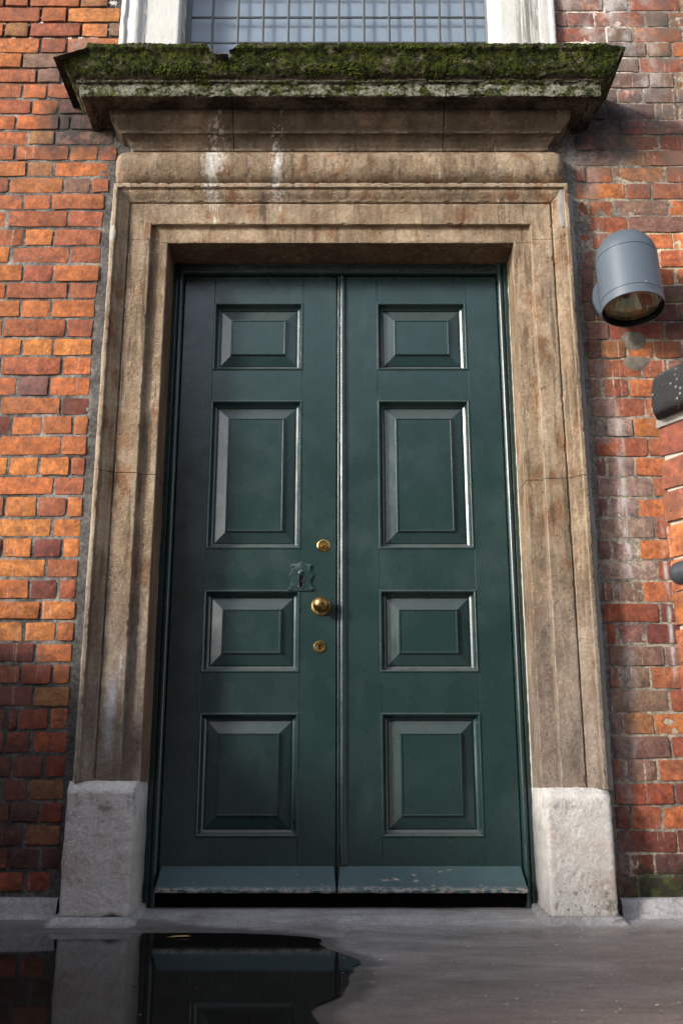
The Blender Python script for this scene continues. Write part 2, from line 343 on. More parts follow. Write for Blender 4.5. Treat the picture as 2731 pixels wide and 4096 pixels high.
def m_white():
    g=G('white_painted_stone'); c=g.mix(g.noise(10,4,.6),(.46,.45,.42),(.60,.59,.56))
    st=g.mul(g.band(g.X,.695,.785,.012),g.r(g.noise(1,5,.7,st=(95,95,2.2)),.36,.56)); c=g.mix(g.mul(st,.86),c,(.085,.08,.065))
    fl=g.mul(g.r(g.noise(1,5,.7,st=(60,60,8),off=(2,2,2)),.60,.70),.4); c=g.mix(fl,c,(.42,.40,.35))
    rv=g.mul(g.r(g.Y,.012,.03),g.r(g.X,-.5,-.55),g.r(g.noise(16,5,.7),.38,.6)); c=g.mix(g.mul(rv,.75),c,(.16,.145,.12))
    return g.out(c,.7,g.bump(g.m('ADD',g.noise(60,5,.7),g.noise(160,4)),.0025,.8),.3)
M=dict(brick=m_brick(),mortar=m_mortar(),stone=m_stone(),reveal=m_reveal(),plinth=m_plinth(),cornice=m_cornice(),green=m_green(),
  board=m_green('sky_toned_worn_green',(.032,.074,.080),1.0),asphalt=m_asphalt(),coping=m_coping(),white=m_white(),  # board green made lighter and bluer: sky reflection put into the colour
  brass=m_brass('polished_brass',(.62,.45,.17),(.42,.29,.10),.14,.3),old_brass=m_brass('dull_brass',(.33,.205,.075),(.19,.115,.045),.27,.45),
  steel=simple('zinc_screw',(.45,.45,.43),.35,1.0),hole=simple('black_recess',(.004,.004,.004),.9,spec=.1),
  lamp=simple('grey_powder_coat',(.082,.102,.126),.42,0.0,.5,.07,6,.0003,400),lampin=simple('black_inside',(.006,.006,.006),.7,spec=.2),
  lead=simple('lead_came',(.075,.08,.085),.45,.35,.4,.25,40,.0006,200),iron=simple('grey_iron_frame',(.13,.135,.14),.5,0,.4,.15,30,.0006,150),
  cement=simple('grey_cement',(.15,.132,.108),.92,0,.2,.45,40,.005,110),mort_pale=simple('pale_pointing',(.40,.365,.30),.9,0,.25,.4,35,.003,150),
  fillet=simple('grey_pointing',(.25,.23,.21),.92,0,.25,.5,16,.004,100),rail=simple('dark_grey_rail',(.045,.05,.055),.38,0,.5,.15,20,.0003,300),
  dark=simple('dark_interior',(.02,.019,.018),.9,0,.1),blind=simple('pale_blind',(.42,.435,.45),.8,0,.2,.06,4),copper=simple('copper_disc',(.52,.30,.18),.5,.3,.4))
def thin_glass(name,tint,rough,bd,refl=1.5):
    g=G(name); nt=g.nt; nt.nodes.remove(g.b)
    n=g.bump(g.noise(14,3,.5),bd,.5)
    fr=g.n('Fresnel',{'IOR':1.5,'Normal':n}); tr=g.n('BsdfTransparent',{'Color':(*tint,1)}); gl=g.n('BsdfGlossy',{'Roughness':rough,'Color':(1,1,1,1),'Normal':n})
    mx=g.n('MixShader',{0:g.mul(fr.outputs[0],refl,g.m('SUBTRACT',1.0,g.g.outputs['Backfacing']))}); nt.links.new(tr.outputs[0],mx.inputs[1]); nt.links.new(gl.outputs[0],mx.inputs[2])
    nt.links.new(mx.outputs[0],nt.nodes['Material Output'].inputs[0]); return g.mat
def m_glass():
    g=G('window_glass'); n=g.bump(g.noise(14,3,.5),.0012,.5)
    return g.out((.86,.9,.95),.015,n,.5,0.0,**{'Transmission Weight':1.0,'IOR':1.45})
M['glass']=thin_glass('window_glass',(.82,.86,.90),.03,.00006,1.6)
def m_lens():
    g=G('lamp_glass'); return g.out((.8,.85,.8),.02,None,.5,0.0,**{'Transmission Weight':1.0,'IOR':1.45})
M['lens']=thin_glass('lamp_glass',(.86,.9,.84),.02,.0004)
def m_reflector():
    g=G('facetted_reflector'); return g.out(g.mix(g.noise(9,3),(.35,.30,.24),(.6,.56,.48)),.16,None,.5,1.0)
M['reflector']=m_reflector()
def m_water():
    g=G('puddle_water'); n=g.bump(g.noise(5,3,.5),.0004,.25)
    c=g.mix(g.noise(7,4,.6),(.006,.0055,.005),(.014,.012,.010))
    return g.out(c,.04,n,.22,0.0,IOR=1.33)
M['water']=m_water(); M['bar']=simple('pale_bar',(.36,.375,.395),.6)
def m_moss():
    g=G('moss_green'); c=g.mix(g.r(g.noise(26,5,.75),.36,.68),(.008,.011,.004),(.08,.10,.014)); c=g.mix(g.r(g.noise(8,3,.6,off=(2,2,2)),.55,.72,0,.5),c,(.13,.14,.035))
    return g.out(c,.95,g.bump(g.noise(260,4,.8),.003,.9),.1)
M['moss']=m_moss()
M['litter_w']=simple('white_fleck',(.6,.6,.58),.7); M['litter_b']=simple('brown_fleck',(.12,.07,.03),.8); M['straw']=simple('dry_straw',(.42,.30,.12),.7)
# ---------------------------------------------------------------- ground
def floor_z(x,y):
    t=min(1,max(0,(y+.30)/.42)); t=t*t*(3-2*t)
    return .034*t + .0012*mn.noise(Vector((x*5,y*5,0))) - .0035*max(0,min(1,(.1-x)*3))*(1-t)
V=[];F=[]; nx,ny=190,120
for i in range(nx+1):
    for j in range(ny+1):
        x=-1.9+3.8*i/nx; y=-2.15+2.4*j/ny; V.append((x,y,floor_z(x,y)))
for i in range(nx):
    for j in range(ny):
        a=i*(ny+1)+j; F.append((a,a+ny+1,a+ny+2,a+1))
o=mesh('pavement',V,F,M['asphalt']); o['kind']='structure'; o['label']='grey mastic asphalt paving in front of the door'
o=mesh('ground',[(-60,-60,-.012),(60,-60,-.012),(60,.2,-.012),(-60,.2,-.012)],[(0,1,2,3)],M['asphalt']); o['kind']='structure'; o['label']='asphalt ground beyond the paving'

PUD=[(-1.88,-.06),(-1.5,-.065),(-1.15,-.058),(-1.04,-.062),(-.985,-.088),(-.94,-.10),(-.90,-.125),(-.84,-.165),(-.76,-.17),(-.68,-.165),(-.635,-.12),(-.605,-.07),(-.575,-.085),(-.52,-.125),(-.467,-.146),(-.40,-.172),(-.295,-.198),(-.22,-.215),(-.167,-.233),(-.11,-.26),(-.062,-.295),(-.052,-.335),(-.062,-.385),(-.055,-.43),(-.028,-.49),(.0,-.548),(.02,-.60),(.05,-.66),(.045,-.70),(.024,-.74),(.03,-.80),(.012,-.86),(.018,-.93),(.006,-1.0),(.0,-1.07),(-.03,-1.13),(-.062,-1.19),(-.05,-1.28),(-.03,-1.36),(-.09,-1.48),(-.2,-1.6),(-.45,-1.75),(-.9,-1.86),(-1.4,-1.9),(-1.88,-1.8)]
# damp margin: distance of each paving vertex from the puddle
def near_pud(x,y):
    d=9; ins=False; n=len(PUD)
    for i in range(n):
        (ax,ay),(bx,by)=PUD[i],PUD[(i+1)%n]
        t=max(0,min(1,((x-ax)*(bx-ax)+(y-ay)*(by-ay))/max(1e-9,(bx-ax)**2+(by-ay)**2))); d=min(d,math.hypot(x-ax-t*(bx-ax),y-ay-t*(by-ay)))
        if (ay>y)!=(by>y) and x<(bx-ax)*(y-ay)/(by-ay)+ax: ins=not ins
    return 1.0 if ins else max(0,1-d/.11)
at=bpy.data.objects['pavement'].data.attributes.new('damp','FLOAT','POINT')
at.data.foreach_set('value',[near_pud(v.co.x,v.co.y) if v.co.x<.3 else 0.0 for v in bpy.data.objects['pavement'].data.vertices])
# coved asphalt upstand along the foot of the walls: a part of the paving
def upstand(name, path, prof):
    """path: list of (x,y, nx,ny, height factor); prof: (out, z)"""
    V=[];F=[]; n=len(path); m=len(prof)
    for (x,y,ax,ay,hf) in path:
        for (q,z) in prof:
            w=.003*mn.noise(Vector((x*9,y*9,q*20)))+.004*mn.noise(Vector((x*3,y*3,q*8)))
            V.append((x+ax*(q+w*.6), y+ay*(q+w*.6), max(-.006,z*hf+w*(1 if z>.004 else 0))))
    for i in range(n-1):
        for j in range(m-1):
            a=i*m+j; F.append((a,a+m,a+m+1,a+1))
    o=mesh(name,V,F,M['asphalt'],bpy.data.objects['pavement'])
    bm=bmesh.new(); bm.from_mesh(o.data); bmesh.ops.recalc_face_normals(bm,faces=bm.faces); bm.to_mesh(o.data); bm.free()
    return o
PR=[(-.01,.08),(.014,.079),(.022,.074),(.027,.060),(.031,.036),(.038,.026),(.052,.015),(.072,.005),(.095,-.006)]
PR2=[(-.03,.035),(.006,.035),(.014,.032),(.024,.022),(.040,.013),(.062,.004),(.085,-.006)]
def seg(p0,p1,n0,n1,h0,h1,k=40):
    out=[]
    for i in range(k+1):
        t=i/k; ax=n0[0]+(n1[0]-n0[0])*t; ay=n0[1]+(n1[1]-n0[1])*t
        out.append((p0[0]+(p1[0]-p0[0])*t, p0[1]+(p1[1]-p0[1])*t, ax, ay, h0+(h1-h0)*t))
    return out
upstand('asphalt_upstand', seg((-1.9,0),(-.875,0),(0,-1),(0,-1),1,1,80), PR)
upstand('asphalt_upstand', seg((.862,0),(1.9,0),(0,-1),(0,-1),1,1,80), PR)
for s,xo,xi in ((-1,.862,.640),(1,.838,.622)):
    p=seg((s*xo,.0),(s*xo,-.085),(s*.5,-.3),(s*.7,-.7),1.3,1.0,10)+seg((s*xo,-.092),(s*xi,-.092),(s*.3,-1),(-s*.2,-1),1,1,30)+seg((s*xi,-.085),(s*xi,.0),(-s*.7,-.7),(-s*1,-.2),1,1.05,14)+seg((s*xi,.0),(s*xi,.13),(-s*1,0),(-s*.6,0),1.1,1.4,16)
    upstand('asphalt_upstand', p, PR2)

# puddle lying against the upstand on the left
for _ in range(2):   # round the outline
    PUD=[q for (ax,ay),(bx,by) in zip(PUD,PUD[1:]+PUD[:1]) for q in ((.75*ax+.25*bx,.75*ay+.25*by),(.25*ax+.75*bx,.25*ay+.75*by))]
pts=[]
for a,b in zip(PUD,PUD[1:]+PUD[:1]):
    n=max(1,int(math.dist(a,b)/.012))
    for k in range(n):
        x=a[0]+(b[0]-a[0])*k/n; y=a[1]+(b[1]-a[1])*k/n
        w=.0035 if x>-.3 else .003
        pts.append((x+w*mn.noise(Vector((x*22,y*22,1)))+w*.6*mn.noise(Vector((x*70,y*70,1))), y+w*1.3*mn.noise(Vector((x*22,y*22,5)))+w*.8*mn.noise(Vector((x*70,y*70,8)))))
bm=bmesh.new(); vs_=[bm.verts.new((x,y,.0028)) for x,y in pts]; f=bm.faces.new(vs_); f.normal_update()
if f.normal.z<0: f.normal_flip()
bmesh.ops.triangulate(bm,faces=bm.faces)
o=bm_obj('puddle',bm,M['water']); o['kind']='structure'; o['label']='still dark puddle on the asphalt by the left plinth'
LB=[(3411,3482,[-1343,-1246,-1043,-929],'roob'),(3337,3411,[-1195,-1091,-877],'roy'),(3268,3337,[-1335,-1235,-1030,-922,-873],'obryg'),(3194,3268,[-1188,-1084,-868],'oro'),(3122,3194,[-1252,-1042,-944,-862],'oggg'),(3053,3122,[-1189,-1093,-884,-858],'rgrg'),(2981,3053,[-1237,-1140,-1028,-935,-854],'rorgg'),(2910,2981,[-1197,-1093,-884,-850],'rodd'),(2840,2910,[-1250,-1084,-1043,-892],'oodk'),(2774,2840,[-1197,-1097,-867],'obg'),(2705,2774,[-1243,-1035,-923,-850],'oror'),(2635,2705,[-1193,-1091,-875],'obo'),(2565,2635,[-1253,-1049,-945,-875],'rogr'),(2494,2565,[-1195,-1088,-887],'oor'),(2419,2494,[-1249,-1022,-887],'orr'),(2344,2419,[-1178,-1069,-890],'ror'),(2270,2344,[-1223,-1003,-887],'yrr'),(2196,2270,[-1171,-1060,-887],'oro'),(2126,2196,[-1226,-1000,-892],'orr'),(2051,2126,[-1167,-1056,-895],'ooo'),(1974,2051,[-1224,-994,-896],'orr'),(1901,1974,[-1150,-1037,-893],'yyy'),(1825,1901,[-1218,-999,-894],'oro'),(1747,1825,[-1152,-1039,-893],'omo'),(1675,1747,[-1208,-991,-889],'ood'),(1601,1675,[-1163,-1052,-945,-888],'dooo'),(1524,1601,[-980,-890],'oo'),(1450,1524,[-1159,-1052,-944,-887],'yyyr'),(1379,1450,[-994,-889],'or'),(1302,1379,[-1159,-1044,-945,-886],'ryry'),(1232,1302,[-989,-887],'yy'),(1159,1232,[-1156,-1050,-950,-888],'oydy'),(1089,1159,[-999,-889],'yr'),(1015,1089,[-1049,-952,-887],'odr'),(946,1015,[-1006,-887],'oy'),(873,946,[-1058,-948,-888],'yyo'),(804,873,[-1011,-887],'do'),(733,804,[-1055,-952,-889],'rRr'),(661,733,[-1007,-885],'db'),(587,661,[-1088,-1049,-950,-887],'ddRr'),(513,587,[-1089,-1004,-885],'ddR'),(438,511,[-1058,-957,-882],'ddR'),(367,438,[-1085,-999,-883],'ddb'),(298,367,[-1053,-959,-881],'dkR'),(228,298,[-1001,-881],'kb'),(159,228,[-1045,-945,-878],'dkk'),(93,159,[-988,-904],'RR')]
RB=[(3388,3459,[850,1045,1145,1351],'rgro'),(3314,3388,[848,894,1001,1204,1300],'RRrgo'),(3242,3314,[847,1046,1148,1347],'rgoo'),(3171,3242,[835,993,1198,1297],'rgbo'),(3101,3171,[831,963,1062,1163],'rggr'),(3030,3101,[827,895,995,1198,1294],'rrggb'),(2961,3030,[823,968,1068,1165],'rgRg'),(2887,2961,[832,918,1022,1209,1305],'rkRgg'),(2818,2887,[873,976,1066,1161],'kkRg'),(2751,2818,[889,1016,1213],'drR'),(2682,2751,[885,1070,1165],'gbr'),(2611,2682,[883,925,1023,1227],'robr'),(2539,2611,[882,1069,1165],'orr'),(2469,2539,[883,924,1021,1222],'rrgo'),(2398,2469,[884,1068],'rg'),(2329,2398,[883,926,1022,1134,1229],'rrrYY'),(2254,2329,[880,973,1068,1170],'mrYY'),(2183,2254,[877,927,1024,1127,1225],'mrrYY'),(2110,2183,[877,976,1074,1166],'mrrg'),(2038,2110,[875,924,1022,1124,1222],'mrddg'),(1964,2038,[881,967,1168],'mRd'),(1891,1964,[877,927,1023,1122,1225],'dboro'),(1816,1891,[878,1072,1164],'rrm'),(1742,1816,[879,927,1021],'rro'),(1668,1742,[881,1072],'rr'),(1593,1668,[883,929,1024],'mpo'),(1520,1593,[883,1071],'rr'),(1447,1520,[880,925,1019],'mpo'),(1374,1447,[881,1073],'pr'),(1301,1374,[878,921,1017],'mpo'),(1225,1301,[875,1069],'pr'),(1153,1225,[872,915,1011],'mpo'),(1081,1153,[873,1068],'pr'),(1007,1081,[871,915,1013],'mgo'),(938,1007,[871,1063],'Rd'),(864,938,[878,915,1013],'Rmd'),(793,864,[877,1068],'gg'),(720,793,[876,915,1014],'Rgr'),(645,720,[874,1069],'gR'),(571,645,[873,915,1014],'mbo'),(498,571,[870,1062],'mR'),(425,498,[867,911,1014],'Rgr'),(354,425,[866,1062],'Rd'),(280,354,[863,916,1014],'dro'),(210,280,[864,1057],'dd'),(142,210,[859,906,980],'ddk'),(72,142,[855,925],'kk')]
# ---------------------------------------------------------------- brick wall
TINT=dict(o=(.41,.132,.044),y=(.47,.170,.050),r=(.30,.096,.046),R=(.25,.064,.034),d=(.15,.046,.033),k=(.085,.040,.034),b=(.29,.135,.055),g=(.20,.115,.085),m=(.20,.098,.078),p=(.31,.205,.175),Y=(.52,.15,.065))
def brick_geo(w,h,dep,rng,jit=.0021,big=False):
    fx=[0,.0035/w*1.6]+([.33,.66] if w>.14 else [.5])+[1-.0035/w*1.6,1]; fz=[0,.085,.5,.915,1] if big else [0,.085,.915,1]
    n,m=len(fx),len(fz); V=[]
    for i,a in enumerate(fx):
        for k,c in enumerate(fz):
            ex=i in (0,n-1); ez=k in (0,m-1)
            x=(a-.5)*w; z=(c-.5)*h; y=0
            if ex or ez: y=.0009+rng.uniform(-.0004,.0006)
            if ex and ez: y=.0020; x*=1-rng.uniform(.003,.03 if rng.random()<.3 else .012)*(.2/w); z*=1-rng.uniform(.02,.14 if rng.random()<.3 else .06)
            if ex or ez: x+=rng.uniform(-jit,jit); z+=rng.uniform(-jit,jit)
            else: y+=rng.uniform(-.0014,.0014)
            V.append((x,y,z))
    F=[]
    for i in range(n-1):
        for k in range(m-1):
            a=i*m+k; F.append((a,a+m,a+m+1,a+1))
    ring=[i*m for i in range(n)]+[(n-1)*m+k for k in range(1,m)]+[i*m+m-1 for i in range(n-2,-1,-1)]+[k for k in range(m-2,0,-1)]
    b0=len(V)
    for r in ring: V.append((V[r][0],dep,V[r][2]))
    for q in range(len(ring)):
        a,b=ring[q],ring[(q+1)%len(ring)]; c,d=b0+q,b0+(q+1)%len(ring)
        F.append((b,a,c,d))
    return V,F
wall=thing('brick_wall','old red and orange brick facade on both sides of the stone doorcase','wall',(0,.0,0))
rng=random.Random(11)
rest_V=[];rest_F=[];rest_T=[]
def tint_of(c,rg):
    t=np.array(TINT[c]); v=rg.uniform(.9,1.1); return np.clip(t*v*np.array([1,rg.uniform(.92,1.08),rg.uniform(.92,1.08)]),0,1)
def add_brick(x0,x1,z0,z1,code,seen,jl=.0045,jz=.0048):
    a,b=x0+jl+rng.uniform(-.001,.0015),x1-jl+rng.uniform(-.0015,.001); c,d=z0+jz+rng.uniform(-.001,.001),z1-jz+rng.uniform(-.001,.001)
    if b-a<.012: return
    V,F=brick_geo(b-a,d-c,.06,rng); t=tint_of(code,rng); y=rng.uniform(-.0028,.0028)
    cx,cz=(a+b)/2,(c+d)/2
    if seen:
        o=mesh('brick',V,F,M['brick'],wall,True,t); o.data.set_sharp_from_angle(angle=.6); o.location=(cx,y,cz)
        o.rotation_euler=(rng.uniform(-.012,.012),rng.uniform(-.008,.008),rng.uniform(-.012,.012))
    else:
        k=len(rest_V); rest_V.extend((vx+cx,vy+y,vz+cz) for vx,vy,vz in V); rest_F.extend(tuple(q+k for q in f) for f in F); rest_T.extend([t]*len(V))
CODES='ooryyrdogb'; CODER='rrRgmopdob'
def run_on(x,z0,z1,sgn,codes,last_long,end):
    long=not last_long
    while abs(x)<end:
        w=.219 if long else .1045; w+=rng.uniform(-.004,.004)
        nxt=x+sgn*w
        add_brick(min(x,nxt),max(x,nxt),z0,z1,rng.choice(codes),False); x=nxt; long=not long
def edge_x(z):   # half-width of the view at the wall, a brick's end beyond it belongs to the rest
    return 1.06+(z-.08)*.0902+.02
for zb,zt,xs,cs in LB:
    z0,z1=zb/1000,zt/1000; xs=[x/1000 for x in xs]
    lower=z0<.80
    if xs[0]-(-edge_x(z0))>.02:
        w=xs[1]-xs[0] if len(xs)>1 else .1
        L0=.219 if w<.15 else .1045
        if xs[0]+edge_x(z0)>.13: L0=.219
        xs=[xs[0]-L0]+xs
    else: cs=cs[1:]
    for a,b,c in zip(xs[:-1],xs[1:],cs): add_brick(a,b,z0,z1,c,True,.0052 if z0>1 else .0055,.0056)
    run_on(xs[0],z0,z1,-1,CODES if z0>.8 else 'dkRrdR',(xs[1]-xs[0])>.15,1.9)
for zb,zt,xs,cs in RB:
    z0,z1=zb/1000,zt/1000; xs=[x/1000 for x in xs]
    if edge_x(z0)-xs[-1]>.02:
        w=xs[-1]-xs[-2]; L0=.219 if w<.15 else .1045
        if edge_x(z0)-xs[-1]>.13: L0=.219
        xs=xs+[xs[-1]+L0]
    else: cs=cs[:len(xs)-1]
    for a,b,c in zip(xs[:-1],xs[1:],cs): add_brick(a,b,z0,z1,c,True,.0042,.0042)
    run_on(xs[-1],z0,z1,1,CODER if z0>.2 else 'kd',(xs[-1]-xs[-2])>.15,1.9)
# courses above the picture
for sgn in (-1,1):
    z=3.482 if sgn<0 else 3.459; i=0
    while z<4.32:
        x=sgn*.865; long=i%2==0
        while abs(x)<1.9:
            w=.219 if long else .1045; nxt=x+sgn*w; add_brick(min(x,nxt),max(x,nxt),z,z+.072,rng.choice('orgyr'),False); x=nxt; long=not long
        z+=.072; i+=1
o=mesh('brickwork',rest_V,rest_F,M['brick'],wall,True,np.array(rest_T)); o['kind']='stuff'; o['label']='brickwork running on past the doorway'
# mortar bed behind the brick faces
Ps=[]
for x0,x1 in ((-1.92,-.80),(.80,1.92)):
    nx_,nz_=int((x1-x0)/.014),310
    A=np.zeros((nx_+1,nz_+1,3))
    for i in range(nx_+1):
        for k in range(nz_+1): 
            x=x0+(x1-x0)*i/nx_; z=4.32*k/nz_
            rec=.0042 if x<0 else .0034
            if z>3.05 and x<0: rec=.008
            A[i,k]=(x,rec,z)
    Ps.append(A)
grids('mortar',Ps,M['mortar'],wall,amp=.0022,sc=38,chip=0)
box('wall_core',-1.92,-.78,.03,.36,0,4.32,M['mortar'],wall); box('wall_core',.78,1.92,.03,.36,0,4.32,M['mortar'],wall)
box('wall_core',-.78,.78,.16,.36,2.36,2.97,M['mortar'],wall); box('wall_core',-.78,.78,.05,.36,4.1,4.32,M['mortar'],wall)
box('wall_core',-1.92,1.92,.60,.64,0,4.32,M['dark'],wall)
# cement plug and patch under the lamp
def blob(name,cx,cz,rx,rz,h,mat,parent,seed=0,y0=0.0,n=22,rings=5):
    V=[(cx,y0-h,cz)];F=[]
    for r in range(1,rings+1):
        for i in range(n):
            a=2*math.pi*i/n; t=r/rings; w=1+.22*mn.noise(Vector((math.cos(a)*1.6+seed,math.sin(a)*1.6,seed)))
            V.append((cx+rx*t*w*math.cos(a), y0-h*(1-t**3)+.002*mn.noise(Vector((math.cos(a)*t*4,math.sin(a)*t*4,seed))), cz+rz*t*w*math.sin(a)))
    for i in range(n): F.append((0,1+i,1+(i+1)%n))
    for r in range(rings-1):
        for i in range(n):
            a=1+r*n+i; b=1+r*n+(i+1)%n; F.append((a,a+n,b+n,b))
    o=mesh(name,V,F,mat,parent)
    bm=bmesh.new(); bm.from_mesh(o.data); bmesh.ops.recalc_face_normals(bm,faces=bm.faces); bm.to_mesh(o.data); bm.free(); return o
blob('cement_plug',1.048,1.966,.030,.026,.010,M['cement'],wall,3,.002)
blob('cement_plug',1.050,1.962,.044,.038,.004,M['cement'],wall,8,.0015)
blob('cement_patch',1.052,1.874,.052,.026,.006,M['cement'],wall,5,.002)

# ---------------------------------------------------------------- stone doorcase
case=thing('stone_doorcase','weathered limestone door surround with cushion frieze and mossy cornice','door surround',(0,0,0))
XL,XR=-.838,.832          # outer edges of the architrave
AP=[(0,.03),(0,-.078),(.016,-.080),(.0175,-.068),(.024,-.0685),(.032,-.065),(.042,-.056),(.050,-.048),(.057,-.0455),(.0585,-.036),(.0625,-.036),(.064,-.0420),(.143,-.0400),(.1445,-.020),(.149,-.0195),(.2035,-.018),(.206,-.015)]
AW=.198; ZI=2.346; ZO=2.557; KZ=(ZO-ZI)/AW
AP=[(a*.198/.206,y) for a,y in AP]; ap=dense(AP,.0045)
def jamb(sgn,z0,z1,step=.008):
    nz=int((z1-z0)/step)+1; zs=np.linspace(z0,z1,nz); P=np.zeros((len(ap),nz,3)); x0=XL if sgn<0 else XR
    for i,(a,y) in enumerate(ap): P[i,:,0]=x0-sgn*a; P[i,:,1]=y; P[i,:,2]=zs
    return P
ZJL,ZJR=1.451,1.430
for sgn,zj,zp in ((-1,ZJL,.427),(1,ZJR,.404)):
    for z0,z1 in ((zp,zj-.0012),(zj+.0012,ZI-.0015)):
        grids('jamb_stone',[jamb(sgn,z0,z1)],M['stone'],case,amp=.0009,chip=2.0,chip_sc=48,thr=.2)
        # inner reveal of that stone
        xi=(XL+AW) if sgn<0 else (XR-AW); ys=np.linspace(-.016,.15,18); zs=np.linspace(z0,z1,int((z1-z0)/.02)+1)
        R=np.zeros((len(ys),len(zs),3)); R[:,:,0]=xi; R[:,:,1]=ys[:,None]; R[:,:,2]=zs[None,:]
        grids('reveal_stone',[(R,(-sgn,0,0))],M['reveal'] if sgn<0 else M['stone'],case,amp=.0007,chip=0)
# lintel with the architrave mitred round the corners
P1=[];n=34
ls=np.linspace(0,1,n)
PL=np.zeros((len(ap),n,3)); PRt=np.zeros((len(ap),n,3)); nt_=230; PT=np.zeros((len(ap),nt_,3)); ts=np.linspace(0,1,nt_)
for i,(a,y) in enumerate(ap):
    zt=ZO-a*KZ
    PL[i,:,0]=XL+a; PL[i,:,1]=y; PL[i,:,2]=ZI+(zt-ZI)*ls
    PRt[i,:,0]=XR-a; PRt[i,:,1]=y; PRt[i,:,2]=ZI+(zt-ZI)*ls
    PT[i,:,0]=XL+a+(XR-XL-2*a)*ts; PT[i,:,1]=y; PT[i,:,2]=zt
xs_=np.linspace(XL+AW,XR-AW,70); ys=np.linspace(-.016,.15,16); SF=np.zeros((len(ys),70,3)); SF[:,:,0]=xs_[None,:]; SF[:,:,1]=ys[:,None]; SF[:,:,2]=ZI
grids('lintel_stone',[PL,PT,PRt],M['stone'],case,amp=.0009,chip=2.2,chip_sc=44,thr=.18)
grids('lintel_soffit',[(SF,(0,0,-1))],M['reveal'],case,amp=.0008,chip=0)
# cushion frieze
zc,hh=2.642,.0755; fx0,fx1=-.848,.836
th_=np.linspace(-math.pi/2,math.pi/2,36); nx_=260; P=np.zeros((len(th_),nx_,3))
for j,x in enumerate(np.linspace(fx0,fx1,nx_)):
    e=min(1,(x-fx0)/.05,(fx1-x)/.05); e=math.sqrt(max(0,1-(1-e)**2)); e=.12+.88*e
    P[:,j,0]=x; P[:,j,1]=.0-(.092*np.cos(th_)**.95)*e; P[:,j,2]=zc+hh*np.sin(th_)*(.82+.18*e)
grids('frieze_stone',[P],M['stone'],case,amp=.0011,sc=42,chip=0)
# mouldings with returned ends: p = how far a point stands out from the wall
X0L,X0R=.752,.742
def entab(prof,xa,xb,left,right,step=.0065,zclip=None):
    """xa..xb front piece; left/right add the returned end"""
    pr=dense(prof,.0048); out=[]
    nx=int((xb-xa)/step)+2; F_=np.zeros((len(pr),nx,3))
    for i,(p,z) in enumerate(pr):
        a=-(X0L+p) if left else xa; b=(X0R+p) if right else xb
        F_[i,:,0]=np.linspace(a,b,nx); F_[i,:,1]=-p; F_[i,:,2]=z
    out.append((F_,(0,-1,0)))
    for s,x0,on in ((-1,X0L,left),(1,X0R,right)):
        if not on: continue
        ny=34; S=np.zeros((len(pr),ny,3))
        for i,(p,z) in enumerate(pr):
            S[i,:,0]=s*(x0+p); S[i,:,1]=np.linspace(.03,-p,ny); S[i,:,2]=z
        out.append((S,(s,0,-.2)))
    if zclip:
        for A,_ in out:
            for i in range(A.shape[0]):
                for j in range(A.shape[1]):
                    A[i,j,2]=min(A[i,j,2],zclip(A[i,j,0])+.003*mn.noise(Vector((A[i,j,0]*60,A[i,j,1]*60,2))))
    return out
BED=[(-.02,2.722),(.030,2.724),(.036,2.728),(.036,2.738),(.040,2.744),(.046,2.757),(.054,2.764),(.060,2.770),(.078,2.773),(.079,2.785),(.081,2.787),(.092,2.795),(.104,2.808),(.111,2.824),(.112,2.846)]
COR=[(-.02,2.848),(.166,2.848),(.169,2.838),(.198,2.837),(.2005,2.838),(.202,2.860),(.203,2.886),(.213,2.889),(.214,2.897),(.219,2.8985),(.231,2.904),(.243,2.916),(.252,2.932),(.258,2.950),(.266,2.966),(.276,2.976),(.281,2.979),(.282,2.9965),(.270,3.0),(-.05,3.004)]
JX1,JX2=-.405,.381
def zclip(x):
    z=3.1
    def seg_(xa,za,xb,zb):
        return za+(zb-za)*(x-xa)/(xb-xa)
    if x<-.915: z=min(z,seg_(-1.04,2.935,-.915,2.978)+ (0 if x>-.99 else 0))
    if -.497<x<-.455: z=min(z,seg_(-.497,3.0,-.455,2.952))
    if -.456<=x<-.404: z=min(z,2.950)
    if -.405<=x<-.352: z=min(z,seg_(-.405,2.966,-.352,3.0))
    if x>.93: z=min(z,seg_(.93,3.0,1.03,2.978))
    return z
for xa,xb,l,r in ((-1,JX1-.0015,True,False),(JX1+.0015,JX2-.0015,False,False),(JX2+.0015,1,False,True)):
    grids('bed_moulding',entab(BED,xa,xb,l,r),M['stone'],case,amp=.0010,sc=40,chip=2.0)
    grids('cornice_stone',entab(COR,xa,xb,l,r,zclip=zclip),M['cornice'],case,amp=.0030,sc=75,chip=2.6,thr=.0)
box('wall_tail',-.80,.80,-.005,.16,2.40,2.98,M['fillet'],case)
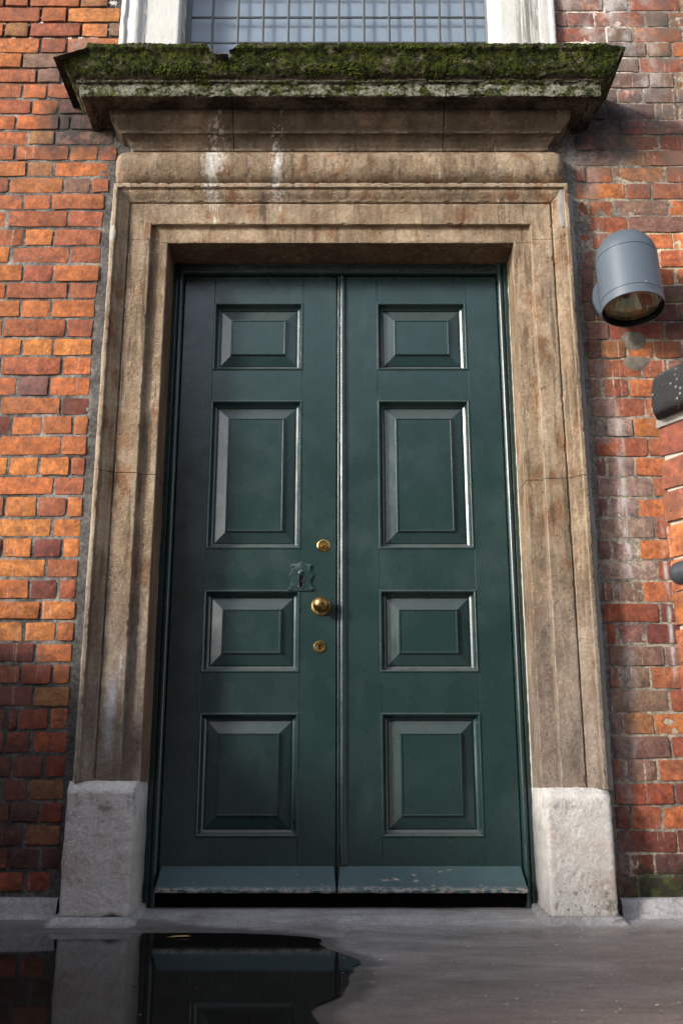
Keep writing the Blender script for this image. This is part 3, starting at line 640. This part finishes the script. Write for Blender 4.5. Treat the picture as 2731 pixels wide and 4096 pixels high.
# cushions of moss on the cornice
def moss_cushions():
    rg=random.Random(3); bm=bmesh.new(); bmesh.ops.create_icosphere(bm,subdivisions=1,radius=1); iv=[v.co.copy() for v in bm.verts]; fi=[[v.index for v in f.verts] for f in bm.faces]; bm.free()
    cy=dense(COR[6:-1],.004); V=[];F=[]; n=0; tries=0
    while n<2600 and tries<40000:
        tries+=1
        x=rg.uniform(-1.03,1.02); k=int((rg.random()**.75)*(len(cy)-1)); p,z=cy[k]
        if x<-(X0L+p) or x>X0R+p or z>zclip(x)+.001: continue
        nn=mn.fractal(Vector((x*9,z*16,4)),1,2,4)+(.12 if z>2.985 else 0)+(.05 if z<2.9 else 0)
        if nn<.10+rg.uniform(-.1,.1): continue
        r=rg.uniform(.0018,.0050)*(1+.6*max(0,nn)); c=Vector((x,-p+.001,z)); k0=len(V); j=rg.uniform(.8,1.3)
        for v in iv:
            q=v*(1+.35*mn.noise(v*1.7+Vector((n,0,0)))); V.append((c.x+q.x*r*j,c.y+q.y*r*.6,c.z+q.z*r*.75))
        F.extend([tuple(k0+i for i in f) for f in fi]); n+=1
    o=mesh('moss',V,F,M['moss'],case,True); o['kind']='stuff'; o['label']='cushions of green moss on the cornice'
moss_cushions()
# plinth blocks
def plinth(sgn,xo,xi,zt,seed):
    bm=bmesh.new(); y0=-.096
    bmesh.ops.create_cube(bm,size=1,matrix=Matrix.Translation(((xo+xi)/2*sgn,(y0+.152)/2,(zt+.028)/2))@Matrix.Diagonal((abs(xo-xi),.152-y0,zt-.028,1)))
    for v in bm.verts:     # splayed top
        pass
    top=[e for e in bm.edges if all(v.co.z>zt-.01 and v.co.y<0 for v in e.verts)]
    bmesh.ops.bevel(bm,geom=top,offset=.034,segments=1,affect='EDGES',profile=.5)
    vert=[e for e in bm.edges if abs(e.verts[0].co.z-e.verts[1].co.z)>.2 and e.verts[0].co.y<0]
    bmesh.ops.bevel(bm,geom=vert,offset=.012,segments=3,affect='EDGES',profile=.6)
    bot=[e for e in bm.edges if all(v.co.z<.04 for v in e.verts)]
    bmesh.ops.bevel(bm,geom=bot,offset=.012,segments=2,affect='EDGES',profile=.5)
    for _ in range(14):
        le=[e for e in bm.edges if e.calc_length()>.011]
        if not le: break
        bmesh.ops.subdivide_edges(bm,edges=le,cuts=1,use_grid_fill=True)
        if len(bm.verts)>16000: break
    bmesh.ops.triangulate(bm,faces=bm.faces); bm.normal_update()
    for v in bm.verts:
        p=v.co+Vector((seed,0,0)); d=.0022*mn.fractal(p*28,1,2,4)+.0030*mn.noise(p*7)
        pit=max(0,mn.fractal(p*55,1,2,3)-.35)*(.010 if v.co.z<.16 else .004); v.co+=v.normal*(d-pit)
        if sgn<0 and v.co.z<.075: v.co.z+=max(0,.012-abs(v.co.x+.69)*.35)*max(0,1-(v.co.z-.03)/.05)
    return bm_obj('plinth_block',bm,M['plinth'],case,True)
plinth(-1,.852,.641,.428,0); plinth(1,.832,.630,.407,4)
# pointing between the stone and the brickwork
def fillet(name,sgn,xa,xb,z0,z1,mat,yo,seed):
    n=150; V=[];F=[]
    for i in range(n+1):
        z=z0+(z1-z0)*i/n; w=.006*mn.noise(Vector((seed,z*6,0)))+.003*mn.noise(Vector((seed,z*30,0)))
        for k,(t,y) in enumerate(((0,.004),(.0,yo),(.5,yo*.75+.002*mn.noise(Vector((z*25,seed,1)))),(1,.0),(1.05,.012))):
            V.append((sgn*(xa+(xb+w-xa)*t),y,z))
    for i in range(n):
        for k in range(4):
            a=i*5+k; q=(a,a+1,a+6,a+5); F.append(q if sgn>0 else q[::-1])
    return mesh(name,V,F,mat,case)
fillet('pointing_strip',1,.8325,.866,.40,2.55,M['fillet'],-.012,1)
fillet('pointing_strip',-1,.8385,.858,.42,2.55,M['fillet'],-.012,5)
# pale bead of pointing where the right reveal meets the frame
V=[];F=[];n=220
for i in range(n+1):
    z=.09+(2.3-.09)*i/n; w=.0015+.0028*mn.noise(Vector((2,z*9,0)))+.0024*mn.noise(Vector((6,z*45,0)))+.002*max(0,z-1)
    V+=[(.6345,.127+w*.5,z),(.6315+w*.6,.1285,z),(.6290+w*.8,.1335,z)]
for i in range(n):
    for k in range(2):
        a=i*3+k; F.append((a,a+3,a+4,a+1))
mesh('pointing_strip',V,F,M['mort_pale'],case)
blob('mortar_repair',.812,2.455,.024,.08,.005,M['fillet'],case,12,-.072)
blob('mortar_repair',-.829,2.352,.010,.034,.003,M['mort_pale'],case,2,-.079)
lathe('copper_disc',[(0,.002),(.0062,.002),(.007,.001),(.007,-.003)],M['copper'],case,16,'-Y',(-.7145,-.034,.748))

# ---------------------------------------------------------------- door frame
fr=thing('door_frame','dark green painted timber frame set inside the stone opening','door frame',(0,.13,0))
fr.location=(0,0,0)
FP=[(0,.20),(0,.132),(.017,.131),(.018,.138),(.0205,.138),(.021,.131),(.0225,.127),(.026,.1235),(.031,.1225),(.036,.1245),(.039,.129),(.040,.137),(.041,.20)]
fp=dense(FP,.004)
def framegrid(sgn,xo,z0,z1):
    zs=np.linspace(z0,z1,90); P=np.zeros((len(fp),90,3))
    for i,(a,y) in enumerate(fp): P[i,:,0]=xo-sgn*a; P[i,:,1]=y; P[i,:,2]=zs
    return P
grids('frame_jamb',[framegrid(-1,-.640,.03,2.345)],M['green'],fr,amp=.0003,chip=0)
grids('frame_jamb',[framegrid(1,.634,.03,2.345)],M['green'],fr,amp=.0003,chip=0)
P=np.zeros((len(fp),60,3))
for i,(a,y) in enumerate(fp): P[i,:,0]=np.linspace(-.640+a*.98,.634-a*.98,60); P[i,:,1]=y+.004; P[i,:,2]=2.344-a*1.05
grids('frame_head',[P],M['green'],fr,amp=.0003,chip=0)

# ---------------------------------------------------------------- door leaves
ROWS=[(2.187,1.912),(1.790,1.226),(1.077,.790),(.652,.250)]
YF=.150
def ring_mesh(name,x0,x1,z0,z1,rings,mat,parent,cap):
    V=[];F=[]
    for ins,y in rings: V+=[(x0+ins,YF+y,z0+ins),(x1-ins,YF+y,z0+ins),(x1-ins,YF+y,z1-ins),(x0+ins,YF+y,z1-ins)]
    for k in range(len(rings)-1):
        for q in range(4):
            a=k*4+q; b=k*4+(q+1)%4; F.append((a,b,b+4,a+4))
    if cap: k=(len(rings)-1)*4; F.append((k,k+1,k+2,k+3))
    return mesh(name,V,F,mat,parent,False)
MOULD=[(-.001,.012),(-.001,-.0008),(.0012,-.0028),(.0045,-.0032),(.0070,-.001),(.0085,.004),(.0110,.012),(.0155,.0195),(.0215,.0235),(.0225,.0275),(.027,.028)]
PANEL=[(.0235,.030),(.0265,.0250),(.028,.0245),(.0645,.0150),(.0652,.0100),(.0670,.0078),(.0705,.0076),(.0715,.0102),(.0728,.0104)]
def leaf(name,label,x0,x1,px0,px1):
    t=thing(name,label,'door leaf',((x0+x1)/2,YF,.05)); off=t.location
    def P_(o): o.location=o.location-Vector(off); return o
    zb,zt=.052,2.297
    for a,b in ((x0,px0),(px1,x1)): P_(box('stile',a,b,YF,YF+.045,zb,zt,M['green'],t,.0011))
    zs=[zt]+[z for r in ROWS for z in r]+[zb]
    for k in range(0,len(zs),2): P_(box('rail',px0+.0004,px1-.0004,YF+.0004,YF+.045,zs[k+1],zs[k],M['green'],t,.0009))
    for (za,zb_) in ROWS:
        P_(ring_mesh('panel_moulding',px0,px1,zb_,za,MOULD,M['green'],t,False))
        P_(ring_mesh('raised_panel',px0,px1,zb_,za,PANEL,M['green'],t,True))
    P_(box('shaded_foot_strip',x0-(.004 if x0<-.1 else .004),x1+(.004 if x1>.1 else .0009),YF-.006,YF+.03,.030,.0885,M['hole'],t,.001))  # one black strip for the dark paint and the board's deep shade
    # sloping weather board across the foot
    wa,wb=x0+.010,x1-.006
    n=90; V=[];F=[]
    prof=[(.149,.1585),(.1465,.1600),(.130,.146),(.110,.1275),(.090,.1095),(.0745,.0965),(.0725,.0925),(.0735,.0855),(.0765,.0845),(.100,.0865),(.149,.092)]
    m=len(prof)
    for i in range(n+1):
        u=i/n
        for k,(y,z) in enumerate(prof):
            sk=(.149-y)*.10; x=(wa-sk)+(wb-wa+2*sk)*u
            e=.0016*mn.noise(Vector((x*40,k*3.1,1))) if 3<k<9 else .0004*mn.noise(Vector((x*30,k,2)))
            ch=max(0,mn.noise(Vector((x*26+name.__len__(),0,k*.2)))-.25)*.010 if 4<k<9 else 0
            V.append((x,y+e+ch,z+e*.7))
    for i in range(n):
        for k in range(m-1):
            a=i*m+k; F.append((a,a+1,a+m+1,a+m))
    F.append(tuple(range(m-1,-1,-1))); F.append(tuple(n*m+k for k in range(m)))
    o=mesh('weather_board',V,F,M['board'],t,True)
    bm=bmesh.new(); bm.from_mesh(o.data); bmesh.ops.recalc_face_normals(bm,faces=bm.faces); bm.to_mesh(o.data); bm.free()
    o.data.set_sharp_from_angle(angle=math.radians(30)); P_(o)
    return t,P_
LX0,LX1,RX0,RX1=-.5965,-.0195,-.0145,.5905
la,PL_=leaf('door_leaf','dark green panelled door leaf carrying the brass knob and locks',LX0,LX1,-.482,-.145)
lb,PR_=leaf('door_leaf','dark green panelled door leaf without knob, with a round bead down its edge',RX0,RX1,.134,.472)
# bead down the meeting edge
bp=dense([(-.0145,.152),(-.0142,.1475),(-.012,.1462),(-.009,.1462),(-.0085,.149),(-.0055,.149),(-.005,.145),(-.001,.1405),(.005,.139),(.011,.1405),(.015,.145),(.0155,.1485),(.0195,.1485),(.021,.152)],.003)
zs=np.linspace(.165,2.297,120); P=np.zeros((len(bp),120,3))
for i,(x,y) in enumerate(bp): P[i,:,0]=x; P[i,:,1]=y; P[i,:,2]=zs
PR_(grids('meeting_bead',[P],M['green'],lb,amp=.0003,sc=25,chip=1.0))
PR_(box('rebate',-.040,-.0145,.186,.197,.052,2.297,M['green'],lb))
# ---- ironmongery on the left leaf
def key_hole(name,parent,fix,cx,cz,y,r,l,mat):
    pts=[]
    for i in range(13):
        a=math.radians(-60+300*i/12); pts.append((r*math.cos(a+math.pi/2*0+math.radians(0)),r*math.sin(a)))
    pts=[(r*math.sin(math.radians(-150+300*i/14)), r*math.cos(math.radians(-150+300*i/14))) for i in range(15)]
    pts+= [(r*.95,-l),(-r*.95,-l)]
    V=[(cx+a,y,cz+b) for a,b in pts]; V+=[(cx+a,y+.004,cz+b) for a,b in pts]; n=len(pts)
    F=[tuple(range(n))]+[(i,i+n,(i+1)%n+n,(i+1)%n) for i in range(n)]
    return fix(mesh(name,V,F,mat,parent,False))
def place(o,par):  # o has world coordinates; make it a child of a part placed in its leaf
    o.parent=par; return o
rc=lathe('lock_cylinder',[(0,.0075),(.0150,.0075),(.0158,.0068),(.0162,.004),(.0178,.0045),(.0215,.0035),(.0235,.0015),(.0240,-.003)],M['brass'],la,36,'-Y',(0,0,0)); rc.location=Vector((-.064,YF,1.238))-la.location
k=lathe('lock_barrel',[(0,.0092),(.0068,.0092),(.0073,.0085),(.0075,.005)],M['brass'],rc,24,'-Y',(-.001,0,-.0045))
k=key_hole('keyway',rc,lambda o:o,-.001,-.004,-.0096,.0016,.0042,M['hole'])
kn=lathe('door_knob',[(0,.066),(.010,.0648),(.019,.060),(.0255,.0525),(.0282,.044),(.0278,.036),(.024,.028),(.0175,.022),(.0130,.0175),(.0125,.010),(.0165,.0065),(.029,.0055),(.0335,.004),(.0345,.001),(.0345,-.002)],M['old_brass'],la,48,'-Y'); kn.location=Vector((-.071,YF,1.020))-la.location
for dx,dz in ((-.011,-.026),(.027,.009)):
    lathe('screw',[(0,.0078),(.0028,.0072),(.0034,.005)],M['steel'],kn,12,'-Y',(dx,0,dz))
kp=lathe('keyhole_plate',[(0,.0032),(.0165,.0032),(.0175,.0042),(.0205,.0036),(.0222,.0012),(.0225,-.001)],M['old_brass'],la,36,'-Y'); kp.location=Vector((-.0755,YF,.878))-la.location
key_hole('keyhole',kp,lambda o:o,0,.0035,-.0038,.0046,.0135,M['hole'])
for s in (-1,1): lathe('screw',[(0,.0042),(.0022,.004),(.0026,.003)],M['steel'] if s<0 else M['hole'],kp,10,'-Y',(s*.0135,0,-.001))
# old shaped lock plate, painted over with the door
half=[(0,.056),(.008,.049),(.018,.046),(.030,.046),(.036,.042),(.035,.034),(.0325,.026),(.036,.016),(.0435,.008),(.044,.002),(.039,-.003),(.0345,-.012),(.035,-.024),(.040,-.033),(.0465,-.041),(.0465,-.048),(.036,-.051),(.018,-.050),(.006,-.052),(0,-.052)]
out=[(x,z) for x,z in half]+[(-x,z) for x,z in half[-2:0:-1]]
V=[];F=[];n=len(out)
for s,y in ((1.0,0.001),(1.0,-.0035),(.965,-.0052),(.6,-.0056),(.32,-.0058)):
    for (x,z) in out:
        w=.0007*mn.noise(Vector((x*120,z*120,y*900))); V.append((x*s+(1-s)*.002+w,y+w*.9,z*s+(1-s)*(-.012)))
for k_ in range(4):
    for i in range(n):
        a=k_*n+i; b=k_*n+(i+1)%n; F.append((a,b,b+n,a+n))
F.append(tuple(4*n+i for i in range(n)))
lp=mesh('lock_plate',V,F,M['green'],la,True); bm=bmesh.new(); bm.from_mesh(lp.data); bmesh.ops.recalc_face_normals(bm,faces=bm.faces); bm.to_mesh(lp.data); bm.free()
lp.data.set_sharp_from_angle(angle=math.radians(35)); lp.location=Vector((-.1415,YF,1.124))-la.location
V=[];F=[];kh=[(.009*math.sin(math.radians(-140+280*i/12)),.0115*math.cos(math.radians(-140+280*i/12))-.005) for i in range(13)]+[(.0062,-.022),(.0085,-.030),(.006,-.0385),(0,-.040),(-.006,-.0385),(-.0085,-.030),(-.0062,-.022)]
V=[(x,-.0064,z) for x,z in kh]; mesh('keyhole',V,[tuple(range(len(kh)))],M['hole'],lp,False)
ring=[(.0095+.0026*math.cos(t),-.0052-.0022*math.sin(t)) for t in np.linspace(0,math.pi,6)]
rim_o=[(x*1.22,z*1.07-.0) for x,z in kh]; V=[(x,-.0062,z) for x,z in kh]+[(x*1.13,-.0088,z*1.05) for x,z in kh]+[(x*1.32,-.0055,z*1.10) for x,z in kh]; n=len(kh)
F=[]
for k_ in range(2):
    for i in range(n):
        a=k_*n+i; b=k_*n+(i+1)%n; F.append((a,b,b+n,a+n))
o=mesh('keyhole_rim',V,F,M['green'],lp,True); bm=bmesh.new(); bm.from_mesh(o.data); bmesh.ops.recalc_face_normals(bm,faces=bm.faces); bm.to_mesh(o.data); bm.free()
lathe('cover_pivot',[(0,.013),(.004,.0125),(.0052,.0095),(.0095,.008),(.011,.005)],M['green'],lp,18,'-Y',(-.001,0,.0145))
for x,z in ((.030,.038),(-.031,.038),(.036,-.043),(-.036,-.043)): lathe('stud',[(0,.008),(.004,.0074),(.0058,.005)],M['green'],lp,14,'-Y',(x,0,z))

# ---------------------------------------------------------------- window over the cornice
win=thing('leaded_window','tall leaded light window in white painted stone frame above the mossy cornice','window',(0,0,3.0))
WZ0,WZ1=2.985,4.10
def wj(prof,sgn,x0):
    pr=dense(prof,.006); zs=np.linspace(WZ0,WZ1,100); P=np.zeros((len(pr),100,3))
    for i,(a,y) in enumerate(pr): P[i,:,0]=x0-sgn*a; P[i,:,1]=y; P[i,:,2]=zs
    return P
WP=[(0,.02),(0,-.028),(.020,-.030),(.0215,-.020),(.030,-.021),(.044,-.028),(.060,-.030),(.072,-.026),(.078,-.018),(.0795,-.012),(.094,-.011),(.0955,-.008),(.224,-.008),(.229,-.004),(.232,.01),(.240,.12)]
WPR=[(0,.02),(0,-.028),(.016,-.030),(.018,-.022),(.046,-.026),(.060,-.024),(.066,-.014),(.135,-.010),(.137,-.006),(.213,-.006),(.216,-.001),(.228,.010),(.236,.020),(.243,.022),(.250,.12)]
for pr,s,x0 in ((WP,-1,-.870),(WPR,1,.840)):
    o=grids('window_jamb',[wj(pr,s,x0)],M['white'],win,amp=.0008,chip=1.6); o.location=(0,0,-3.0)
XS=[-.62]+[-.525+.1027*i for i in range(11)]+[.593]; ZS=[3.444+.123*i for i in range(-4,6)]
ZS=[WZ0]+[z for z in ZS if WZ0+.02<z<WZ1]+[WZ1]
o=box('iron_frame',-.640,-.612,.085,.115,WZ0,WZ1,M['iron'],win,.002); o.location.z-=3
o=box('iron_frame',.586,.606,.085,.115,WZ0,WZ1,M['iron'],win,.002); o.location.z-=3
def came(x0,x1,z0,z1,vert):
    n=40; V=[];F=[]; pr=[(-.0055,.0),(-.0045,-.003),(0,-.0045),(.0045,-.003),(.0055,0)]
    for i in range(n+1):
        t=i/n; x=x0+(x1-x0)*t; z=z0+(z1-z0)*t
        w=.0016*mn.noise(Vector((x*5,z*5,3 if vert else 9)))
        for a,y in pr: V.append((x+(a+w if vert else 0),.097+y,z+(0 if vert else a+w)-3.0))
    for i in range(n):
        for k in range(4):
            a=i*5+k; q=(a,a+5,a+6,a+1); F.append(q if not vert else q[::-1])
    o=mesh('came',V,F,M['lead'],win)
    bm=bmesh.new(); bm.from_mesh(o.data); bmesh.ops.recalc_face_normals(bm,faces=bm.faces)
    if sum(f.normal.y for f in bm.faces)>0: bmesh.ops.reverse_faces(bm,faces=bm.faces)
    bm.to_mesh(o.data); bm.free()
for x in XS[1:-1]: came(x,x,WZ0,WZ1,True)
for z in ZS[1:-1]: came(XS[0],XS[-1],z,z,False)
def pane_mesh(w,h):
    me=bpy.data.meshes.new('pane'); bm=bmesh.new(); bmesh.ops.create_cube(bm,size=1,matrix=Matrix.Diagonal((w,.003,h,1))); bm.to_mesh(me); bm.free(); me.materials.append(M['glass']); return me
cache={}
r2=random.Random(4)
for i in range(len(XS)-1):
    for k in range(len(ZS)-1):
        w,h=XS[i+1]-XS[i],ZS[k+1]-ZS[k]; key=(round(w,3),round(h,3))
        if key not in cache: cache[key]=pane_mesh(w-.001,h-.001)
        o=link(bpy.data.objects.new('pane',cache[key]),win); o.location=((XS[i]+XS[i+1])/2,.0985,(ZS[k]+ZS[k+1])/2-3); o.rotation_euler=(r2.gauss(0,.006),0,r2.gauss(0,.006))
o=box('blind',-.66,.66,.126,.131,2.97,4.12,M['blind'],win); o.location.z-=3

# ---------------------------------------------------------------- wall lamp
lamp=thing('wall_lamp','grey cylindrical downlight with domed cap on a round wall plate','wall lamp',(1.012,0,2.008))
tilt=bpy.data.objects.new  # parts share the tilt of the body
LR=.1075; LT=math.radians(-8.5); LY=-.150
def lp_(o): o.rotation_euler=(LT,0,0); o.location=(0,LY,0); return o
lp_(lathe('body',[(LR,.036),(LR,.205)],M['lamp'],lamp,72))
lp_(lathe('rim_ring',[(LR-.004,.10),(LR-.004,.002),(LR-.003,0),(LR-.0008,0),(LR,.001),(LR,.0335),(LR-.002,.0343),(LR-.002,.0358),(LR,.036)],M['lamp'],lamp,72))
o=lp_(lathe('shroud',[(LR-.0042,.0005),(LR-.0042,.058),(LR-.010,.060)],M['lampin'],lamp,72))
dome=[(LR,.205),(LR-.002,.2056),(LR-.002,.2072),(LR,.208)]+[(LR*math.cos(a),.211+.108*math.sin(a)) for a in np.linspace(0,math.pi/2,20)]
lp_(lathe('domed_cap',dome,M['lamp'],lamp,72))
lp_(lathe('lens',[(0,.022),(LR-.0045,.022),(LR-.0045,.025),(0,.025)],M['lens'],lamp,64))
V=[];F=[];nf=28
for i in range(nf):
    for k,(r,h) in enumerate(((LR-.006,.026),(.092,.056),(.062,.095),(.022,.115))):
        a=2*math.pi*i/nf; V.append((r*math.cos(a),r*math.sin(a),h))
for i in range(nf):
    for k in range(3):
        a=i*4+k; b=((i+1)%nf)*4+k; F.append((a,a+1,b+1,b))
lp_(mesh('reflector',V,F,M['reflector'],lamp,False))
lp_(lathe('lamp_holder',[(0,.088),(.016,.088),(.020,.092),(.020,.13),(0,.13)],M['cement'],lamp,20))
lathe('wall_plate',[(0,.030),(.084,.030),(.0915,.028),(.093,.025),(.093,-.004)],M['lamp'],lamp,64,'-Y',(-.012,0,.112))
o=lathe('arm',[(.030,.02),(.030,.09)],M['lamp'],lamp,32,'-Y',(-.004,0,.11))
sc_=lathe('screw',[(0,.004),(.003,.0035),(.0042,.0015),(.0042,-.003)],M['steel'],lamp,14,'-Y',(.014,LY-LR-.0065,.047)); sc_.rotation_euler=(LT,0,0)

# ---------------------------------------------------------------- parapet walls with black copings
def parapet(label,loc,ang,length,height,cop,seed,individual,group):
    t=thing('parapet_wall',label,'low wall',(loc[0],loc[1],0),(0,0,ang),group)
    rg=random.Random(seed); V_=[];F_=[];T_=[]
    nc=int(round((height)/.0735)); ch=height/nc
    for c in range(nc):
        x=0; lng=c%2==0; idx=0
        while x<length-.02:
            w=min(.219 if lng else .107,length-x)
            a,b,z0,z1=x+(.0005 if idx==0 else .005),x+w-.005,c*ch+.0045,(c+1)*ch-.0045
            V,F=brick_geo(b-a,z1-z0,.205 if idx==0 else .06,rg,.0032,True); ti=tint_of(rg.choice('ooRroyrR'),rg); y=rg.uniform(-.003,.002)
            if individual and idx<3:
                o=mesh('brick',V,F,M['brick'],t,True,ti); o.data.set_sharp_from_angle(angle=.6); o.location=((a+b)/2,y,(z0+z1)/2)
            else:
                k=len(V_); V_.extend((vx+(a+b)/2,vy+y,vz+(z0+z1)/2) for vx,vy,vz in V); F_.extend(tuple(q+k for q in f) for f in F); T_.extend([ti]*len(V))
            x+=w; lng=not lng; idx+=1
    if V_:
        o=mesh('brickwork',V_,F_,M['brick'],t,True,np.array(T_)); o['kind']='stuff'
    box('mortar_core',.006,length,.007,.215,0,height,M['mort_pale'],t)
    # coping: slab with a rounded nose at its free end
    V=[];F=[]; prof=[(-.035,.0),(-.042,.006),(-.045,.02),(-.044,.05),(-.036,.078),(-.018,.098),(.01,.108),(.11,.114),(.21,.108),(.24,.09),(.26,.05),(.258,.006),(.25,.0)]
    n=int(length/.02); m=len(prof)
    for i in range(n+1):
        u=.006+(length-.006)*i/n; e=min(1,(u-.006)/.028); e=math.sqrt(max(0,1-(1-e)**2)); s=.25+.75*e
        for (y,z) in prof:
            w=.0022*mn.fractal(Vector((u*22,y*22,z*22+seed)),1,2,3); V.append((u,.11+(y-.11)*(.78+.22*e)+w,height+.013+z*s+w))
    for i in range(n):
        for k in range(m-1):
            a=i*m+k; F.append((a,a+1,a+m+1,a+m))
        F.append((i*m+m-1,i*m,i*m+m,i*m+2*m-1))
    F.append(tuple(range(m))); F.append(tuple(n*m+k for k in range(m-1,-1,-1)))
    o=mesh('coping',V,F,M['coping'],t,True); bm=bmesh.new(); bm.from_mesh(o.data); bmesh.ops.recalc_face_normals(bm,faces=bm.faces); bm.to_mesh(o.data); bm.free()
    box('coping_bed',.0,length,-.004,.219,height-.004,height+.015,M['fillet'],t)
    return t
PA=math.atan2(-.85,.53)
pw=parapet('low red brick parapet wall with black speckled coping and handrail',(.683,-1.27),PA,2.1,1.165,True,21,True,None)
pl=parapet('unseen low brick side wall with black coping, added to shade the lower facade',(-1.75,-2.75),math.radians(90),2.70,1.02,True,5,False,None)  # added out of view, to throw shade on the lower left
# handrail along the right parapet
hr=thing('handrail','dark grey round metal handrail fixed along the red brick parapet','handrail',(.683,-1.27,.82),(0,0,PA))
o=lathe('rail_tube',[(0,-.024)]+[(.024*math.sin(a),-.024*math.cos(a)) for a in np.linspace(.2,math.pi/2,7)]+[(.0241,.012),(.0233,.013),(.0233,.0145),(.0241,.0155),(.0241,1.9),(0,1.9)],M['rail'],hr,28); o.rotation_euler=(0,math.pi/2,0); o.location=(.085,-.070,.0)
for u in (.45,1.5):
    o=lathe('bracket',[(.009,0),(.009,.075)],M['rail'],hr,12,'-Y',(u,.0,-.02))
    lathe('bracket_plate',[(0,.008),(.03,.008),(.032,.005),(.032,0)],M['rail'],hr,24,'-Y',(u,.0,-.02))

# ---------------------------------------------------------------- unseen brick wall added behind the camera to cut low sky light
bw=thing('sky_block_building','unseen blank brick wall added across the yard to block low sky','building',(0,-11,0))
def tinted_box(name,x0,x1,y0,y1,z0,z1,par,t):
    o=box(name,x0,x1,y0,y1,z0,z1,M['brick'],par); a=o.data.color_attributes.new('tint','FLOAT_COLOR','POINT'); a.data.foreach_set('color',[*t,1]*len(o.data.vertices)); return o
for k in range(85):
    tinted_box('brick_course',-6,15,-.12,.115,k*.075+.004,(k+1)*.075-.004,bw,(.22,.09,.05))
box('mortar_core',-6,15,-.10,.10,0,85*.075,M['mortar'],bw); box('coping',-6.05,15.05,-.17,.17,85*.075,85*.075+.09,M['coping'],bw,.01)
# ---------------------------------------------------------------- litter
def flecks(name,label,mat,n,seed,reg,smin,smax):
    rg=random.Random(seed); V=[];F=[]
    for _ in range(n):
        x=rg.uniform(reg[0],reg[1]); y=rg.uniform(reg[2],reg[3]); z=max(floor_z(x,y),.0030)+.0009; s=rg.uniform(smin,smax); a=rg.uniform(0,6.28); k=len(V); q=rg.uniform(.35,1)
        for dx,dy in ((-1,-.5),(.9,-.6),(1.1,.5),(-.7,.7)):
            X,Y=dx*s,dy*s*q; V.append((x+X*math.cos(a)-Y*math.sin(a),y+X*math.sin(a)+Y*math.cos(a),z+rg.uniform(0,.0012)))
        F.append((k,k+1,k+2,k+3))
    o=mesh(name,V,F,mat,None,False); o['kind']='stuff'; o['label']=label; return o
flecks('paint_flecks','tiny white flecks of paint scattered on the asphalt',M['litter_w'],170,1,(.0,.9,-1.4,.05),.0012,.0042)
flecks('leaf_litter','tiny brown scraps of leaf scattered on the asphalt',M['litter_b'],170,2,(-.62,.9,-1.4,.05),.0012,.0035)
V=[(-.036,-.004,.0045),(-.01,-.006,.006),(.02,-.003,.007),(.034,.004,.006),(.018,.005,.0085),(-.012,.004,.0075)]
o=mesh('dry_leaf',V,[(0,1,4,5),(1,2,3,4)],M['straw'],None,False); o.location=(-.455,-.285,0); tag(o,'curled straw coloured leaf floating on the puddle','leaf')
